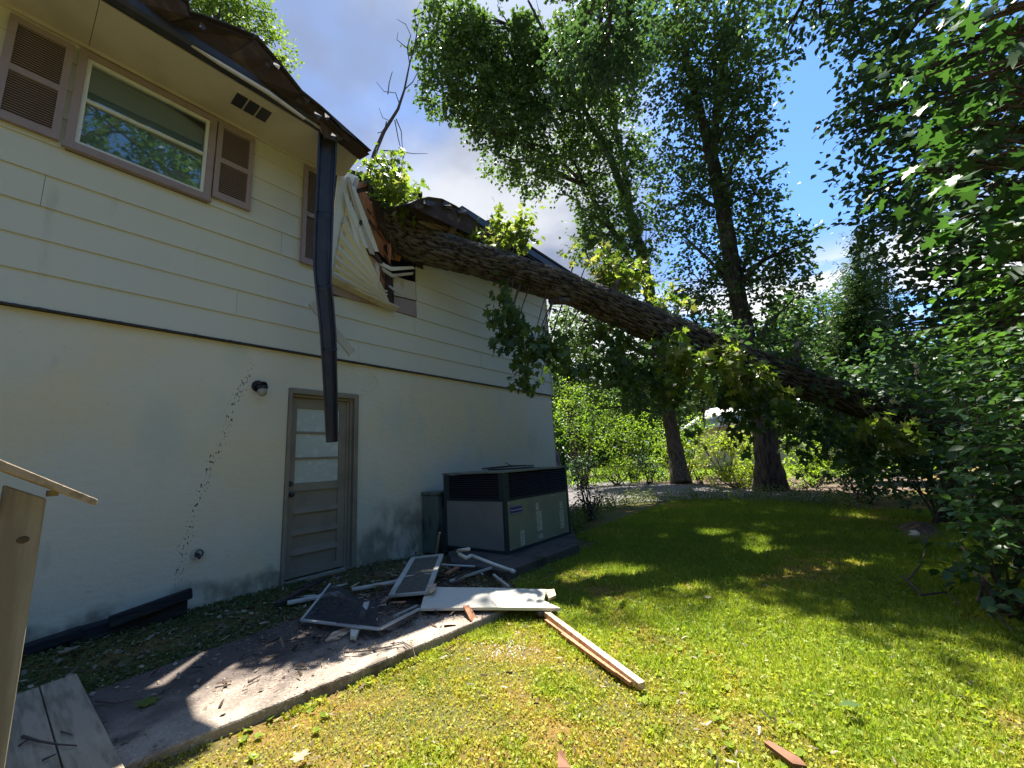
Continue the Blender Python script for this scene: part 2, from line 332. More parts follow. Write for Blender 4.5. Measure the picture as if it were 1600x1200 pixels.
def clumpfill(clumps, per, m=9, twig=.5, size=.13, flat=.35, droop=.15, gap=.15, nscale=1.3, seed=0, shell=.45):
    """clumps: (centre, radii) ; per: twigs per m2 of clump section. Returns leaf base, dir, normal, size, tint"""
    B, D, Nn, Sz, Ti = [], [], [], [], []
    for ci, (c, rad) in enumerate(clumps):
        c = np.array(c); rad = np.array(rad if hasattr(rad, '__len__') else (rad, rad, rad*.8))
        nt_ = max(3, int(per*3.14*rad[0]*rad[2]))
        u = unit(rng.normal(size=(nt_, 3))); rr = rng.uniform(shell, 1, nt_)**.6
        lump = 1+.22*pn(u*1.0+ci*3.1, 2.0, seed+1)
        p = c + u*rad*(rr*lump)[:, None]
        keep = pn(p, nscale, seed) > (-1+2*gap-.35)
        keep &= rng.uniform(size=nt_) < .97
        p = p[keep]; u = u[keep]
        k = len(p)
        if not k: continue
        td = unit(u*1.0 + rng.normal(size=(k, 3))*.55 + np.array([0, 0, -droop]))
        t = np.tile(np.linspace(0, 1, m), (k, 1)) + rng.uniform(-.06, .06, (k, m))
        pos = p[:, None, :] + td[:, None, :]*(t[..., None]*twig) + rng.normal(size=(k, m, 3))*size*.35
        side = unit(np.cross(td, np.array([0, 0, 1.])))[:, None, :]*np.where(np.arange(m) % 2, 1, -1)[None, :, None]
        ld = unit(td[:, None, :]*.8 + side*.9 + rng.normal(size=(k, m, 3))*.45 + np.array([0, 0, -droop*1.5]))
        nn = np.array([0, 0, 1.]) + rng.normal(size=(k, m, 3))*(1-flat)
        B.append(pos.reshape(-1, 3)); D.append(ld.reshape(-1, 3)); Nn.append(nn.reshape(-1, 3))
        Sz.append(size*rng.uniform(.65, 1.2, k*m)); 
        ct = rng.uniform(-.25, .25); Ti.append(np.clip(np.repeat(rng.uniform(.15, .75, k), m)+ct+rng.normal(size=k*m)*.15, 0, 1))
    return [np.concatenate(x) for x in (B, D, Nn, Sz, Ti)]
def barktube(path, rad, n, k, amp=.03, seed=0, ridges=14, stretch=2.2):
    """tapered trunk through path with real bark ridges; returns V, F, groove attribute"""
    path = np.array([tuple(p) for p in path], float); L = np.concatenate([[0], np.cumsum(np.linalg.norm(np.diff(path, axis=0), axis=1))])
    t = np.linspace(0, L[-1], k)
    # smooth resample (catmull-like by dense linear + smoothing)
    P = np.stack([np.interp(t, L, path[:, i]) for i in range(3)], 1); r = np.interp(t, L, rad)
    w = max(1, k//(len(path)*3))
    ker = np.ones(2*w+1)/(2*w+1); pad = np.concatenate([2*P[0]-P[w:0:-1], P, 2*P[-1]-P[-2:-w-2:-1]])
    P = np.stack([np.convolve(pad[:, i], ker, 'valid') for i in range(3)], 1)
    d = unit(np.gradient(P, axis=0)); ref = np.array([.2, .97, .1]) if abs(d[k//2, 2]) > .7 else np.array([0, 0, 1.])
    a = unit(np.cross(d, ref)); b = np.cross(d, a)
    th = np.linspace(0, 2*np.pi, n, endpoint=False)
    cs, sn = np.cos(th), np.sin(th)
    T, TH = np.meshgrid(t, th, indexing='ij')
    Q = np.stack([np.cos(TH)*ridges/6., np.sin(TH)*ridges/6., T*ridges/6./stretch/ max(r.mean(), .05)*.27], -1).reshape(-1, 3)
    g = (np.abs(pn(Q, 1.0, seed))+.5*np.abs(pn(Q, 2.3, seed+3))).reshape(k, n)      # 0 in the grooves
    disp = amp*(np.clip(g, 0, 1)-.5) + .04*r[:, None]*pn(Q*.2, 1, seed+5).reshape(k, n)
    R = r[:, None] + disp*np.minimum(1, r[:, None]/.15)
    V = P[:, None, :] + R[..., None]*(cs[None, :, None]*a[:, None, :] + sn[None, :, None]*b[:, None, :])
    i = np.arange(k-1)[:, None]; j = np.arange(n)[None, :]; j2 = (j+1) % n
    Fc = np.stack([i*n+j, i*n+j2, (i+1)*n+j2, (i+1)*n+j], -1).reshape(-1, 4)
    V = np.concatenate([V.reshape(-1, 3), [P[0], P[-1]]])
    jj = np.arange(n); c0 = k*n
    F3 = np.concatenate([np.stack([np.full(n, c0), (jj+1) % n, jj], 1), np.stack([np.full(n, c0+1), (k-1)*n+jj, (k-1)*n+(jj+1) % n], 1)])
    loops = np.concatenate([Fc.reshape(-1), F3.reshape(-1)]); sizes = np.concatenate([np.full(len(Fc), 4), np.full(len(F3), 3)])
    groove = np.concatenate([np.clip(1.45-g.reshape(-1)*2.3, 0, 1)**1.2, [0, 0]])
    return V, loops, sizes, groove
def trunkobj(name, path, rad, material, parent, n=28, k=80, amp=.03, seed=0, ridges=14):
    V, lp, sz, gr = barktube(path, rad, n, k, amp, seed, ridges)
    me = npmesh(name, V, lp, sz, attrs={'tint': ('POINT', gr)}, smooth=True)
    o = link(name, me, material)
    if parent: setpar(o, parent)
    return o
def limbs_to(clumps, stems, r0, material, parent, n=6):
    """a curved limb, a part of its own, from the nearest lower stem point to every clump"""
    pts = [Vector(p) for s in stems for p in s]
    for c, rad in clumps:
        c = Vector(tuple(c)); best = min(pts, key=lambda p: (p-c).length + max(0, p.z-c.z+.5)*1.5)
        d = c-best; L = d.length; mb = MB()
        if L < .25: continue
        mid = best + d*.5 + Vector((0, 0, .10*L)) + Vector((random.uniform(-1, 1), random.uniform(-1, 1), 0))*L*.08
        e = c + d.normalized()*.3*rad
        mb.tube([best, best*.45+mid*.55, mid, mid*.4+c*.6, e], [min(r0, .03*L+.02)*f for f in (1, .8, .6, .42, .15)], n, cap=False)
        for q in range(5):
            dd = Vector((random.gauss(0, 1), random.gauss(0, 1), random.gauss(.3, .7))).normalized()
            mb.tube([mid*.4+c*.6, c+dd*rad*.45, c+dd*rad*.95], [min(r0, .02*L+.012)*.4, .014, .006], 4, cap=False)
        mb.build('limb', material, parent)
def ico(clist):
    """(px, py, radius px, horizontal distance) -> (centre, radius m)"""
    out = []
    for px, py, r, h in clist:
        p = PH(px, py, h); out.append((tuple(p), r*mpp(p)))
    return out

# ================================================================== GROUND
def sst(a, b, x): t = np.clip((x-a)/(b-a), 0, 1); return t*t*(3-2*t)
def gz(x, y):
    x = np.asarray(x, float); y = np.asarray(y, float)
    P = np.stack([x, y, x*0], -1).reshape(-1, 3)
    n = (.022*pn(P, .55, 40)+.010*pn(P, 2.1, 41)).reshape(x.shape)
    near = (1-sst(8.5, 10, x))*(1-sst(2.25, 2.4, y)*(1-sst(3.3, 4.2, x)))*(1-sst(4.0, 4.6, y))*sst(-12, -8, y)
    z = -.075 + n*near
    z = z + .055*sst(2.42, 2.6, y)*(1-sst(3.2, 3.8, x))
    bank = sst(-1.6, -5.5, y)*sst(6.0, 10.5, x+(-y)*.35)
    return z + 1.0*bank
gx = np.concatenate([np.arange(-400, -12, 40), np.arange(-12, -1, 1.), np.arange(-1, 13, .125), np.arange(13, 26, 1.), np.arange(30, 420, 30)])
gy = np.concatenate([np.arange(-400, -12, 40), np.arange(-12, -6, 1.), np.arange(-6, 6, .125), np.arange(6, 26, 1.), np.arange(30, 420, 30)])
GX, GY = np.meshgrid(gx, gy, indexing='ij'); GZ = gz(GX, GY)
nx, ny = GX.shape; ii = np.arange(nx-1)[:, None]; jj = np.arange(ny-1)[None]
gf = np.stack([ii*ny+jj, (ii+1)*ny+jj, (ii+1)*ny+jj+1, ii*ny+jj+1], -1).reshape(-1, 4)
M['soil'] = mat('mossy_lawn_soil', (.085, .085, .03), .95, .1, noise=[(1.3, (.17, .105, .04), .45, .62, U), (7, (.05, .055, .02), .5, .7, U), (30, (.20, .17, .07), .6, .75, U)], bump=(35, .8, U))
g = link('ground', npmesh('ground', np.stack([GX, GY, GZ], -1).reshape(-1, 3), gf, smooth=True), M['soil']); g['kind'] = 'structure'
def gsheet(name, pts, z, material):
    mb = MB(); mb.slab([Vector((p[0], p[1], z-.03)) for p in pts], (0, 0, .03)); o = mb.build(name, material); o['kind'] = 'structure'; return o
near = [PG(x, y, -.05) for x, y in [(885, 840), (905, 812), (935, 794), (1000, 784), (1100, 780), (1200, 781), (1290, 787), (1340, 795)]]
farp = [PG(x, y, -.05) for x, y in [(1345, 778), (1290, 774), (1205, 767), (1065, 757), (1000, 753), (950, 751), (905, 748), (893, 744)]]
gsheet('driveway', near+farp+[Vector((24, 16, 0)), Vector((9.5, 12, 0))], -.055, M['asphalt'])
gsheet('mulch_bed', [PG(x, y, -.05) for x, y in [(1400, 772), (1290, 774), (1205, 767), (1065, 757), (1000, 753), (925, 750)]]+[Vector((34, 21, 0)), Vector((40, 0, 0)), Vector((22, -4, 0))], -.06, M['mulch'])

# concrete walk with aggregate
def slabmat():
    m = mat('aggregate_concrete', (.34, .28, .22), .9, .2, noise=[(1.2, (.25, .20, .16), .45, .65, U), (55, (.43, .37, .30), .52, .66, U), (90, (.20, .165, .14), .56, .68, U), (4, (.16, .13, .10), .52, .72, U), (2, (.10, .08, .065), .56, .7, U)], bump=[(70, .7, U)])
    return m
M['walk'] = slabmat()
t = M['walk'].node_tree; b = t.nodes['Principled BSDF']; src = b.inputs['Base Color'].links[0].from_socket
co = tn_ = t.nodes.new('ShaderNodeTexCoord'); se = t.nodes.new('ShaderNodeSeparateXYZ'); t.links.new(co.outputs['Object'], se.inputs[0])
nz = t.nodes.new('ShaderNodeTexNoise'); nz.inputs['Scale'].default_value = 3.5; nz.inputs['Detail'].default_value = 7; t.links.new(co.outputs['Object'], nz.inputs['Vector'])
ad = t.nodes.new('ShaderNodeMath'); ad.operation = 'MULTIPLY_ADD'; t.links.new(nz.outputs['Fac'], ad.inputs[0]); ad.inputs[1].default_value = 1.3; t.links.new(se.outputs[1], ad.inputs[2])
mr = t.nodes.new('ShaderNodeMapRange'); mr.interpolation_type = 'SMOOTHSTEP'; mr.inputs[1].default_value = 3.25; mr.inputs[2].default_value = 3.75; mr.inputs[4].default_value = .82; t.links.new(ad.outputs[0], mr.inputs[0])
mm_ = t.nodes.new('ShaderNodeMixRGB'); t.links.new(mr.outputs[0], mm_.inputs[0]); t.links.new(src, mm_.inputs[1]); mm_.inputs[2].default_value = (.07, .055, .05, 1); t.links.new(mm_.outputs[0], b.inputs['Base Color'])  # colour darkened towards the house: dirt, with the roof's shade painted in
ed = [(-1.2, 2.56), (.47, 2.555), (.91, 2.49), (1.65, 2.40), (2.63, 2.30), (2.95, 2.28)]
bk = [(3.05, 3.35), (2.4, 3.62), (1.76, 3.68), (1.1, 3.62), (.5, 3.56), (-1.2, 3.5)]
mb = MB(); pts = []
for i in range(len(ed)-1):
    n = max(2, int((ed[i+1][0]-ed[i][0])/.05))
    for k in range(n):
        t = k/n; pts.append(Vector((ed[i][0]*(1-t)+ed[i+1][0]*t, ed[i][1]*(1-t)+ed[i+1][1]*t+random.uniform(-.006, .006), -.12)))
pts += [Vector((x, y, -.12)) for x, y in bk]
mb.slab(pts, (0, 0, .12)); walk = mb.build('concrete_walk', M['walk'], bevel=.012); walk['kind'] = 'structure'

# ================================================================== HOUSE
H = empty('house', 'two storey cream house with lap siding over plaster, its roof smashed by a trunk', 'house', (3.5, 4.9, 0))
ZS = 2.593; HP = .293
# plaster wall with stains of its own
pm = mat('painted_plaster', (.59, .58, .475), .7, .25,
         noise=[(.8, (.62, .57, .40), .44, .62, U), (1.6, (.50, .53, .44), .52, .72, (1, 1, .5)), (5, (.46, .46, .38), .66, .82, (1, 1, .3)), (18, (.48, .47, .40), .68, .8, U)],
         bump=[(1.6, .5, U), (9, .3, (1, 1, 2)), (40, .15, U)])
t = pm.node_tree; b = t.nodes['Principled BSDF']; src = b.inputs['Base Color'].links[0].from_socket
def tn(ty, **k):
    n = t.nodes.new(ty)
    for a, v in k.items(): setattr(n, a, v)
    return n
def tm(op, a, b_=None, c=None):
    n = tn('ShaderNodeMath', operation=op)
    for i, v in enumerate((a, b_, c)):
        if v is None: continue
        if isinstance(v, (int, float)): n.inputs[i].default_value = v
        else: t.links.new(v, n.inputs[i])
    return n.outputs[0]
def ts(v, a, b_):
    n = tn('ShaderNodeMapRange', interpolation_type='SMOOTHSTEP'); t.links.new(v, n.inputs[0]); n.inputs[1].default_value = a; n.inputs[2].default_value = b_; return n.outputs[0]
def tnoise(sc, st=(1, 1, 1), det=5):
    n = tn('ShaderNodeTexNoise'); n.inputs['Scale'].default_value = sc; n.inputs['Detail'].default_value = det
    mp = tn('ShaderNodeMapping'); mp.inputs['Scale'].default_value = st; t.links.new(co.outputs['Object'], mp.inputs[0]); t.links.new(mp.outputs[0], n.inputs['Vector']); return n.outputs['Fac']
co = tn('ShaderNodeTexCoord'); se = tn('ShaderNodeSeparateXYZ'); t.links.new(co.outputs['Object'], se.inputs[0]); x_, y_, z_ = se.outputs
# algae rising from the ground, strongest round the air conditioner
ax = tm('MULTIPLY', ts(x_, 2.7, 3.4), tm('SUBTRACT', 1.0, ts(x_, 5.6, 6.6)))
top = tm('ADD', tm('ADD', -.14, tm('MULTIPLY', ax, .48)), tm('MULTIPLY', tnoise(2.6), .62))
alg = tm('SUBTRACT', 1.0, ts(tm('DIVIDE', z_, top), .55, 1.25))
alg = tm('MULTIPLY', alg, ts(tnoise(7, (1, 1, .6)), .25, .62))
# the dotted dark streak left of the lamp
lx = tm('SUBTRACT', x_, tm('ADD', 1.13, tm('MULTIPLY', tm('POWER', tm('MAXIMUM', tm('DIVIDE', z_, 2.4), .001), 1.25), .56)))
band = tm('SUBTRACT', 1.0, ts(tm('ABSOLUTE', tm('ADD', lx, tm('MULTIPLY', tm('SUBTRACT', tnoise(5), .5), .25))), .012, .05))
dots = tm('MULTIPLY', tm('MULTIPLY', band, ts(tnoise(60, (1, 1, .5)), .565, .60)), tm('MULTIPLY', ts(z_, .1, .4), tm('SUBTRACT', 1.0, ts(z_, 2.2, 2.5))))
def over(src, fac, col):
    x = tn('ShaderNodeMixRGB'); t.links.new(fac, x.inputs[0]); t.links.new(src, x.inputs[1]); x.inputs[2].default_value = (*col, 1); return x.outputs[0]
src = over(src, tm('MULTIPLY', alg, .66), (.07, .068, .04)); src = over(src, dots, (.05, .045, .04))
t.links.new(src, b.inputs['Base Color'])
mb = MB(); Y0, Y1 = 4.915, 5.10
mb.box((-5, Y0, -.4), (2.075, Y1, 2.57)); mb.box((2.962, Y0, -.4), (7.76, Y1, 2.57)); mb.box((2.075, Y0, 2.152), (2.962, Y1, 2.57)); mb.box((2.075, Y0, -.4), (2.962, Y1, .0))
mb.build('plaster_wall', pm, H)
mb = MB(); mb.box((7.60, 5.10, -.4), (7.76, 13, 5.16)); mb.box((-5, 5.10, -.4), (-4.85, 13, 5.16)); mb.box((-5, 13, -.4), (7.76, 13.2, 5.16))
mb.build('side_wall', M['siding'], H)
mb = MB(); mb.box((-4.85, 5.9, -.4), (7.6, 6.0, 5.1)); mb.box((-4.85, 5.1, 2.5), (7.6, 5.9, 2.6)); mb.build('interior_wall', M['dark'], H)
# brick return at the far corner: mortar core with single bricks
mb = MB(); mb.box((7.765, 5.0, -.3), (7.90, 6.2, 2.56)); bc = mb.build('brick_return', M['mortar'], H)
bm_ = MB().box((0, 0, 0), (.015, .19, .057)); bm2 = MB().box((0, 0, 0), (.125, .015, .057))
bo = bm_.build('brick', M['brick']); bo2 = bm2.build('brick', M['brick']); nb = 0
for r in range(38):
    for c in range(1):
        o = bo2 if nb == 0 else bo2.copy()
        if nb: C.objects.link(o)
        o.parent = bc; o.location = (7.772, 4.986, -.02+r*.067); nb += 1
    for c in range(4):
        o = bo if (r == 0 and c == 0) else bo.copy()
        if not (r == 0 and c == 0): C.objects.link(o)
        o.parent = bc; o.location = (7.8985, 5.005+c*.2+(.1 if r % 2 else 0), -.02+r*.067)
# lap siding, plank by plank
def plank(x0, x1, zb, zt, mm='siding', dy=0.):
    a = [(x0, 4.884+dy, zb), (x1, 4.884+dy, zb), (x1, 4.913+dy, zb), (x0, 4.913+dy, zb)]
    c = [(x0, 4.899+dy, zt+.004), (x1, 4.899+dy, zt+.004), (x1, 4.913+dy, zt+.004), (x0, 4.913+dy, zt+.004)]
    return MB().hexa(a, c).build('siding_plank', M[mm], H)
rows = {0: [-3, 2.95, 7.77], 1: [-3, 1.48, 5.4, 7.77], 2: [-3, 3.9, 7.77], 3: [-3, .02, 2.46, None, 3.94, 7.77], 4: [-3, 1.9, 2.46, None, 3.94, 6.2, 7.77],
        5: [-3, .10, None, 1.14, 2.46, None, 3.94, 7.77], 6: [-3, .10, None, 1.14, 2.46, None, 4.1, 7.77], 7: [-3, .10, None, 1.14, 2.46, None, 4.3, 7.77], 8: [-3, .10, None, 1.14, 2.46, None, 4.4, 7.77]}
for k, xs in rows.items():
    for a, c in zip(xs[:-1], xs[1:]):
        if a is None or c is None: continue
        zt = min(ZS+(k+1)*HP, 5.165)
        plank(a+.0015, c-.0015, ZS+k*HP+random.uniform(-.0015, .0015), zt, dy=random.uniform(-.001, .001))
# sheathing behind the planks (so the openings are real)
mb = MB(); mb.box((-3, 4.9145, 2.575), (.10, 5.0, 5.16)); mb.box((1.14, 4.9145, 4.10), (2.44, 5.0, 5.16)); mb.box((.10, 4.9145, 2.575), (1.14, 5.0, 4.10)); mb.box((1.14, 4.9145, 2.575), (2.44, 5.0, 4.10)); mb.box((2.44, 4.9145, 2.575), (3.96, 5.0, 3.46)); mb.box((3.96, 4.9145, 2.575), (7.76, 5.0, 5.1)); mb.box((.10, 4.9145, 5.11), (1.14, 5.0, 5.16))
mb.build('wall_sheathing', M['roof'], H)
# black strip painting the shadow gap under the siding, with bumps of black debris
mb = MB(); mb.box((-3, 4.872, 2.574), (7.77, 4.913, 2.589))
for i in range(60):
    x = random.choice([random.uniform(-.1, 3), random.uniform(-.1, 7.7), random.uniform(-.2, .5)]); s = random.uniform(.006, .016); mb.ball((x, 4.874, 2.578), s, 6, 4, (2, 1, 1))
mb.build('shadow_gap_debris', M['blackm'], H)
mb = MB(); mb.box((7.772, 4.868, 2.60), (7.80, 4.95, 5.12)); mb.build('corner_trim', M['boardw'], H)
# frieze moulding and soffit
mb = MB(); mb.box((-3, 4.868, 5.145), (2.46, 4.896, 5.18)); mb.build('frieze_moulding', M['soffit'], H)
sx = PG(143, 55, 5.18).x
for a, c in ((-3, sx-.002), (sx+.002, 2.42)):
    MB().box((a, 4.285, 5.181), (c, 4.89, 5.195)).build('soffit_panel', M['soffit'], H)
e1, e2 = PG(567, 238, 5.18), PG(538, 276, 5.18)
MB().slab([(2.424, 4.285, 5.181), (e1.x, e1.y, 5.181), (e2.x, e2.y, 5.181), (2.424, 4.89, 5.181)], (0, 0, .014)).build('soffit_panel', M['soffit'], H)
MB().box((4.6, 4.285, 5.181), (7.85, 4.89, 5.195)).build('soffit_panel', M['soffit'], H)
va, vb = PG(362, 158, 5.18), PG(424, 180, 5.18)
vx0, vx1, vy0, vy1 = 1.22, 1.56, 4.48, 4.60
q = [PG(x, y, 5.175) for x, y in ((366, 147), (429, 172), (417, 190), (358, 163))]
vy0, vy1 = (q[0].y+q[1].y)/2, (q[2].y+q[3].y)/2; vx0, vx1 = (q[0].x+q[3].x)/2, (q[1].x+q[2].x)/2
if vy0 > vy1: vy0, vy1 = vy1, vy0
vent = MB().box((vx0-.012, vy0-.012, 5.174), (vx1+.012, vy1+.012, 5.1805)).build('soffit_vent', M['soffit'], H)
for i in range(3):
    w = (vx1-vx0)/3; o = MB().box((vx0+i*w+.008, vy0+.004, 5.168), (vx0+(i+1)*w-.008, vy1-.004, 5.1735)).build('vent_screen', M['gutter']); o.parent = vent

# windows, shutters
def shutter(x0, x1, z0, z1, y=4.845):
    mb = MB(); s = .05; zm = z0+(z1-z0)*.5
    mb.box((x0, y, z0), (x0+s, 4.883, z1)); mb.box((x1-s, y, z0), (x1, 4.883, z1))
    for a, c in ((z0, z0+.075), (zm-.03, zm+.03), (z1-.06, z1)): mb.box((x0+s, y+.001, a), (x1-s, 4.883, c))
    mb.box((x0+s, 4.876, z0+.075), (x1-s, 4.8825, z1-.06))
    sh = mb.build('shutter', M['mauve'], H)
    proto = None
    for a, c in ((z0+.075, zm-.03), (zm+.03, z1-.06)):
        n = int((c-a)/.0225)
        for i in range(n):
            if proto is None:
                p = MB(); p.hexa([(0, 0, 0), (x1-x0-2*s, 0, 0), (x1-x0-2*s, .004, -.003), (0, .004, -.003)], [(0, .018, .016), (x1-x0-2*s, .018, .016), (x1-x0-2*s, .021, .012), (0, .021, .012)])
                proto = p.build('louver', M['mauve']); o = proto
            else: o = proto.copy(); C.objects.link(o)
            o.parent = sh; o.location = (x0+s, y+.006, a+.006+i*.0225)
    MB().box((x0+s, 4.872, z0+.075), (x1-s, 4.8755, z1-.06)).build('shutter_back', M['mauve_dark']).parent = sh
    return sh
shutter(-.32, .055, 4.10, 5.09); shutter(1.165, 1.53, 4.15, 5.10); shutter(2.115, 2.46, 3.74, 5.12)
def window(x0, x1, z0, z1):
    s = .058; mb = MB()
    mb.box((x0, 4.848, z0), (x0+s, 4.93, z1)); mb.box((x1-s, 4.848, z0), (x1, 4.93, z1)); mb.box((x0+s, 4.849, z1-s), (x1-s, 4.93, z1)); mb.box((x0+s, 4.849, z0), (x1-s, 4.93, z0+s))
    mb.box((x0-.01, 4.838, z0-.02), (x1+.01, 4.90, z0-.001))
    w = mb.build('window', M['mauve'], H)
    a, c, d, e = x0+s+.001, x1-s-.001, z0+s+.001, z1-s-.001; zm = (d+e)/2+.02; f = .03
    mb = MB(); mb.box((a, 4.868, d), (a+f, 4.925, e)); mb.box((c-f, 4.868, d), (c, 4.925, e)); mb.box((a+f, 4.869, e-f), (c-f, 4.925, e)); mb.box((a+f, 4.869, d), (c-f, 4.925, d+f)); mb.box((a+f, 4.872, zm-.014), (c-f, 4.925, zm+.014)); mb.box((a+f, 4.866, zm-.004), (c-f, 4.8715, zm+.005))
    mb.build('sash_frame', M['white']).parent = w
    for q0, q1 in ((d+f, zm-.014), (zm+.014, e-f)):
        MB().box((a+f, 4.895, q0), (c-f, 4.899, q1)).build('pane', M['glass']).parent = w
    p = MB(); L = c-a-2*f; p.hexa([(0, 0, 0), (L, 0, 0), (L, .001, -.002), (0, .001, -.002)], [(0, .008, .0205), (L, .008, .0205), (L, .009, .0195), (0, .009, .0195)])
    proto = p.build('blind_slat', M['blind']); i = 0; z = d+f
    while z < e-f-.01:
        o = proto if i == 0 else proto.copy()
        if i: C.objects.link(o)
        o.parent = w; o.location = (a+f, 4.93, z); z += .0215; i += 1
    MB().box((a, 4.99, d), (c, 5.0, e)).build('window_back', M['blind']).parent = w
    return w
def glassmat():
    m = bpy.data.materials.new('window_glass'); m.use_nodes = True; t = m.node_tree; t.nodes.clear()
    gl = t.nodes.new('ShaderNodeBsdfGlossy'); gl.inputs['Roughness'].default_value = .02; gl.inputs[0].default_value = (.9, .95, 1, 1)
    tr = t.nodes.new('ShaderNodeBsdfTransparent'); tr.inputs[0].default_value = (.72, .80, .78, 1)
    fr = t.nodes.new('ShaderNodeFresnel'); fr.inputs[0].default_value = 1.6
    bmp = t.nodes.new('ShaderNodeBump'); bmp.inputs['Strength'].default_value = .05; ns = t.nodes.new('ShaderNodeTexNoise'); ns.inputs['Scale'].default_value = 3
    t.links.new(ns.outputs[0], bmp.inputs['Height']); t.links.new(bmp.outputs[0], gl.inputs['Normal'])
    mr = t.nodes.new('ShaderNodeMapRange'); mr.inputs[1].default_value = 0; mr.inputs[2].default_value = 1; mr.inputs[3].default_value = .06; mr.inputs[4].default_value = 1.0; t.links.new(fr.outputs[0], mr.inputs[0])
    ms = t.nodes.new('ShaderNodeMixShader'); t.links.new(mr.outputs[0], ms.inputs[0]); t.links.new(tr.outputs[0], ms.inputs[1]); t.links.new(gl.outputs[0], ms.inputs[2])
    o = t.nodes.new('ShaderNodeOutputMaterial'); t.links.new(ms.outputs[0], o.inputs[0]); return m
M['glass'] = glassmat()
window(.085, 1.15, 4.09, 5.11)

# door
mb = MB()      # casing: outer boards, recessed jambs, head
mb.box((2.078, 4.885, 0), (2.115, 5.04, 2.148)); mb.box((2.90, 4.885, 0), (2.959, 4.93, 2.148)); mb.box((2.865, 4.93, 0), (2.90, 5.04, 2.09)); mb.box((2.115, 4.885, 2.085), (2.90, 4.93, 2.148)); mb.box((2.83, 4.955, 0), (2.865, 5.04, 2.05)); mb.box((2.115, 4.93, 2.05), (2.865, 5.04, 2.085)); mb.box((2.078, 4.89, -.02), (2.959, 5.06, -.001))
dc = mb.build('door_casing', M['doorp'], H, bevel=.004)
x0, x1 = 2.117, 2.829; yF, yB = 4.965, 5.0
zr = [.03, .24, .45, .73, .955, 1.05, 1.33, 1.36, 1.64, 1.67, 1.93, 2.048]
mb = MB(); mb.box((x0, yF, .02), (x0+.09, yB, 2.048)); mb.box((x1-.09, yF, .02), (x1, yB, 2.048))
for a, c in ((.02, .10), (.955, 1.05), (1.318, 1.346), (1.622, 1.65), (1.925, 2.048)): mb.box((x0+.09, yF+.001, a), (x1-.09, yB, c))
for zc in (.285, .50, .735): mb.hexa([(x0+.09, yF-.005, zc-.03), (x1-.09, yF-.005, zc-.03), (x1-.09, yB, zc-.03), (x0+.09, yB, zc-.03)], [(x0+.09, yF+.004, zc+.035), (x1-.09, yF+.004, zc+.035), (x1-.09, yB, zc+.035), (x0+.09, yB, zc+.035)])
door = mb.build('door', M['doorp'], H, bevel=.003)
for a, c in ((1.05, 1.318), (1.346, 1.622), (1.65, 1.925)): MB().box((x0+.091, 4.98, a), (x1-.091, 4.986, c)).build('door_pane', M['frost']).parent = door
for a, c in ((.10, .255), (.32, .47), (.535, .705), (.77, .955)):
    MB().hexa([(x0+.09, 4.990, a), (x1-.09, 4.990, a), (x1-.09, 4.999, a), (x0+.09, 4.999, a)], [(x0+.09, 4.984, c), (x1-.09, 4.984, c), (x1-.09, 4.999, c), (x0+.09, 4.999, c)]).build('door_panel', M['doorp']).parent = door
kn = MB().tube([(x0+.045, 4.965, .93), (x0+.045, 4.93, .93)], .014, 10).ball((x0+.045, 4.915, .93), .03, 12, 8).build('door_knob', M['blackm'], smooth=True); kn.parent = door
db = MB().tube([(x0+.045, 4.966, 1.045), (x0+.045, 4.945, 1.045)], [.03, .026], 14).build('deadbolt', M['blackm']); db.parent = door

# wall lamp and spigot
lp = PY(403, 606, 4.9)
L = MB().tube([(lp.x, 4.914, lp.z+.02), (lp.x, 4.89, lp.z+.02)], .062, 16).tube([(lp.x, 4.89, lp.z+.02), (lp.x+.005, 4.83, lp.z+.03), (lp.x+.01, 4.80, lp.z+.01)], [.025, .03, .05], 12).tube([(lp.x+.01, 4.80, lp.z+.01), (lp.x+.01, 4.80, lp.z-.02)], [.052, .052], 14).build('wall_lamp', M['blackm'], H, smooth=False)
MB().ball((lp.x+.01, 4.80, lp.z-.055), .048, 14, 10, (1, 1, 1.15)).build('lamp_shade', M['lamp_glass'], smooth=True).parent = L
s = PY(308, 866, 4.9)
sg = MB().tube([(s.x, 4.914, s.z), (s.x, 4.908, s.z)], .055, 16).build('spigot', M['greyply'], H)
wheel = MB().tube([(s.x, 4.91, s.z), (s.x, 4.85, s.z), (s.x, 4.82, s.z-.03)], [.014, .013, .011], 10)
for i in range(8):
    a = i*math.pi/4; a2 = a+math.pi/4; wheel.tube([(s.x+.032*math.cos(a), 4.855-.01, s.z+.01+.032*math.sin(a)), (s.x+.032*math.cos(a2), 4.845, s.z+.01+.032*math.sin(a2))], .006, 5)
wheel.build('spigot_valve', M['blackm']).parent = sg
# cracks over the door
for pts in ([(573, 566), (573, 579), (584, 588), (590, 594), (588, 604), (578, 611), (563, 617)], [(576, 612), (566, 609)], [(588, 603), (583, 607), (572, 614)]):
    MB().tube([PY(x+random.uniform(-1, 1), y, 4.913) for x, y in pts], .0055, 5).build('plaster_crack', M['boardw'], H)

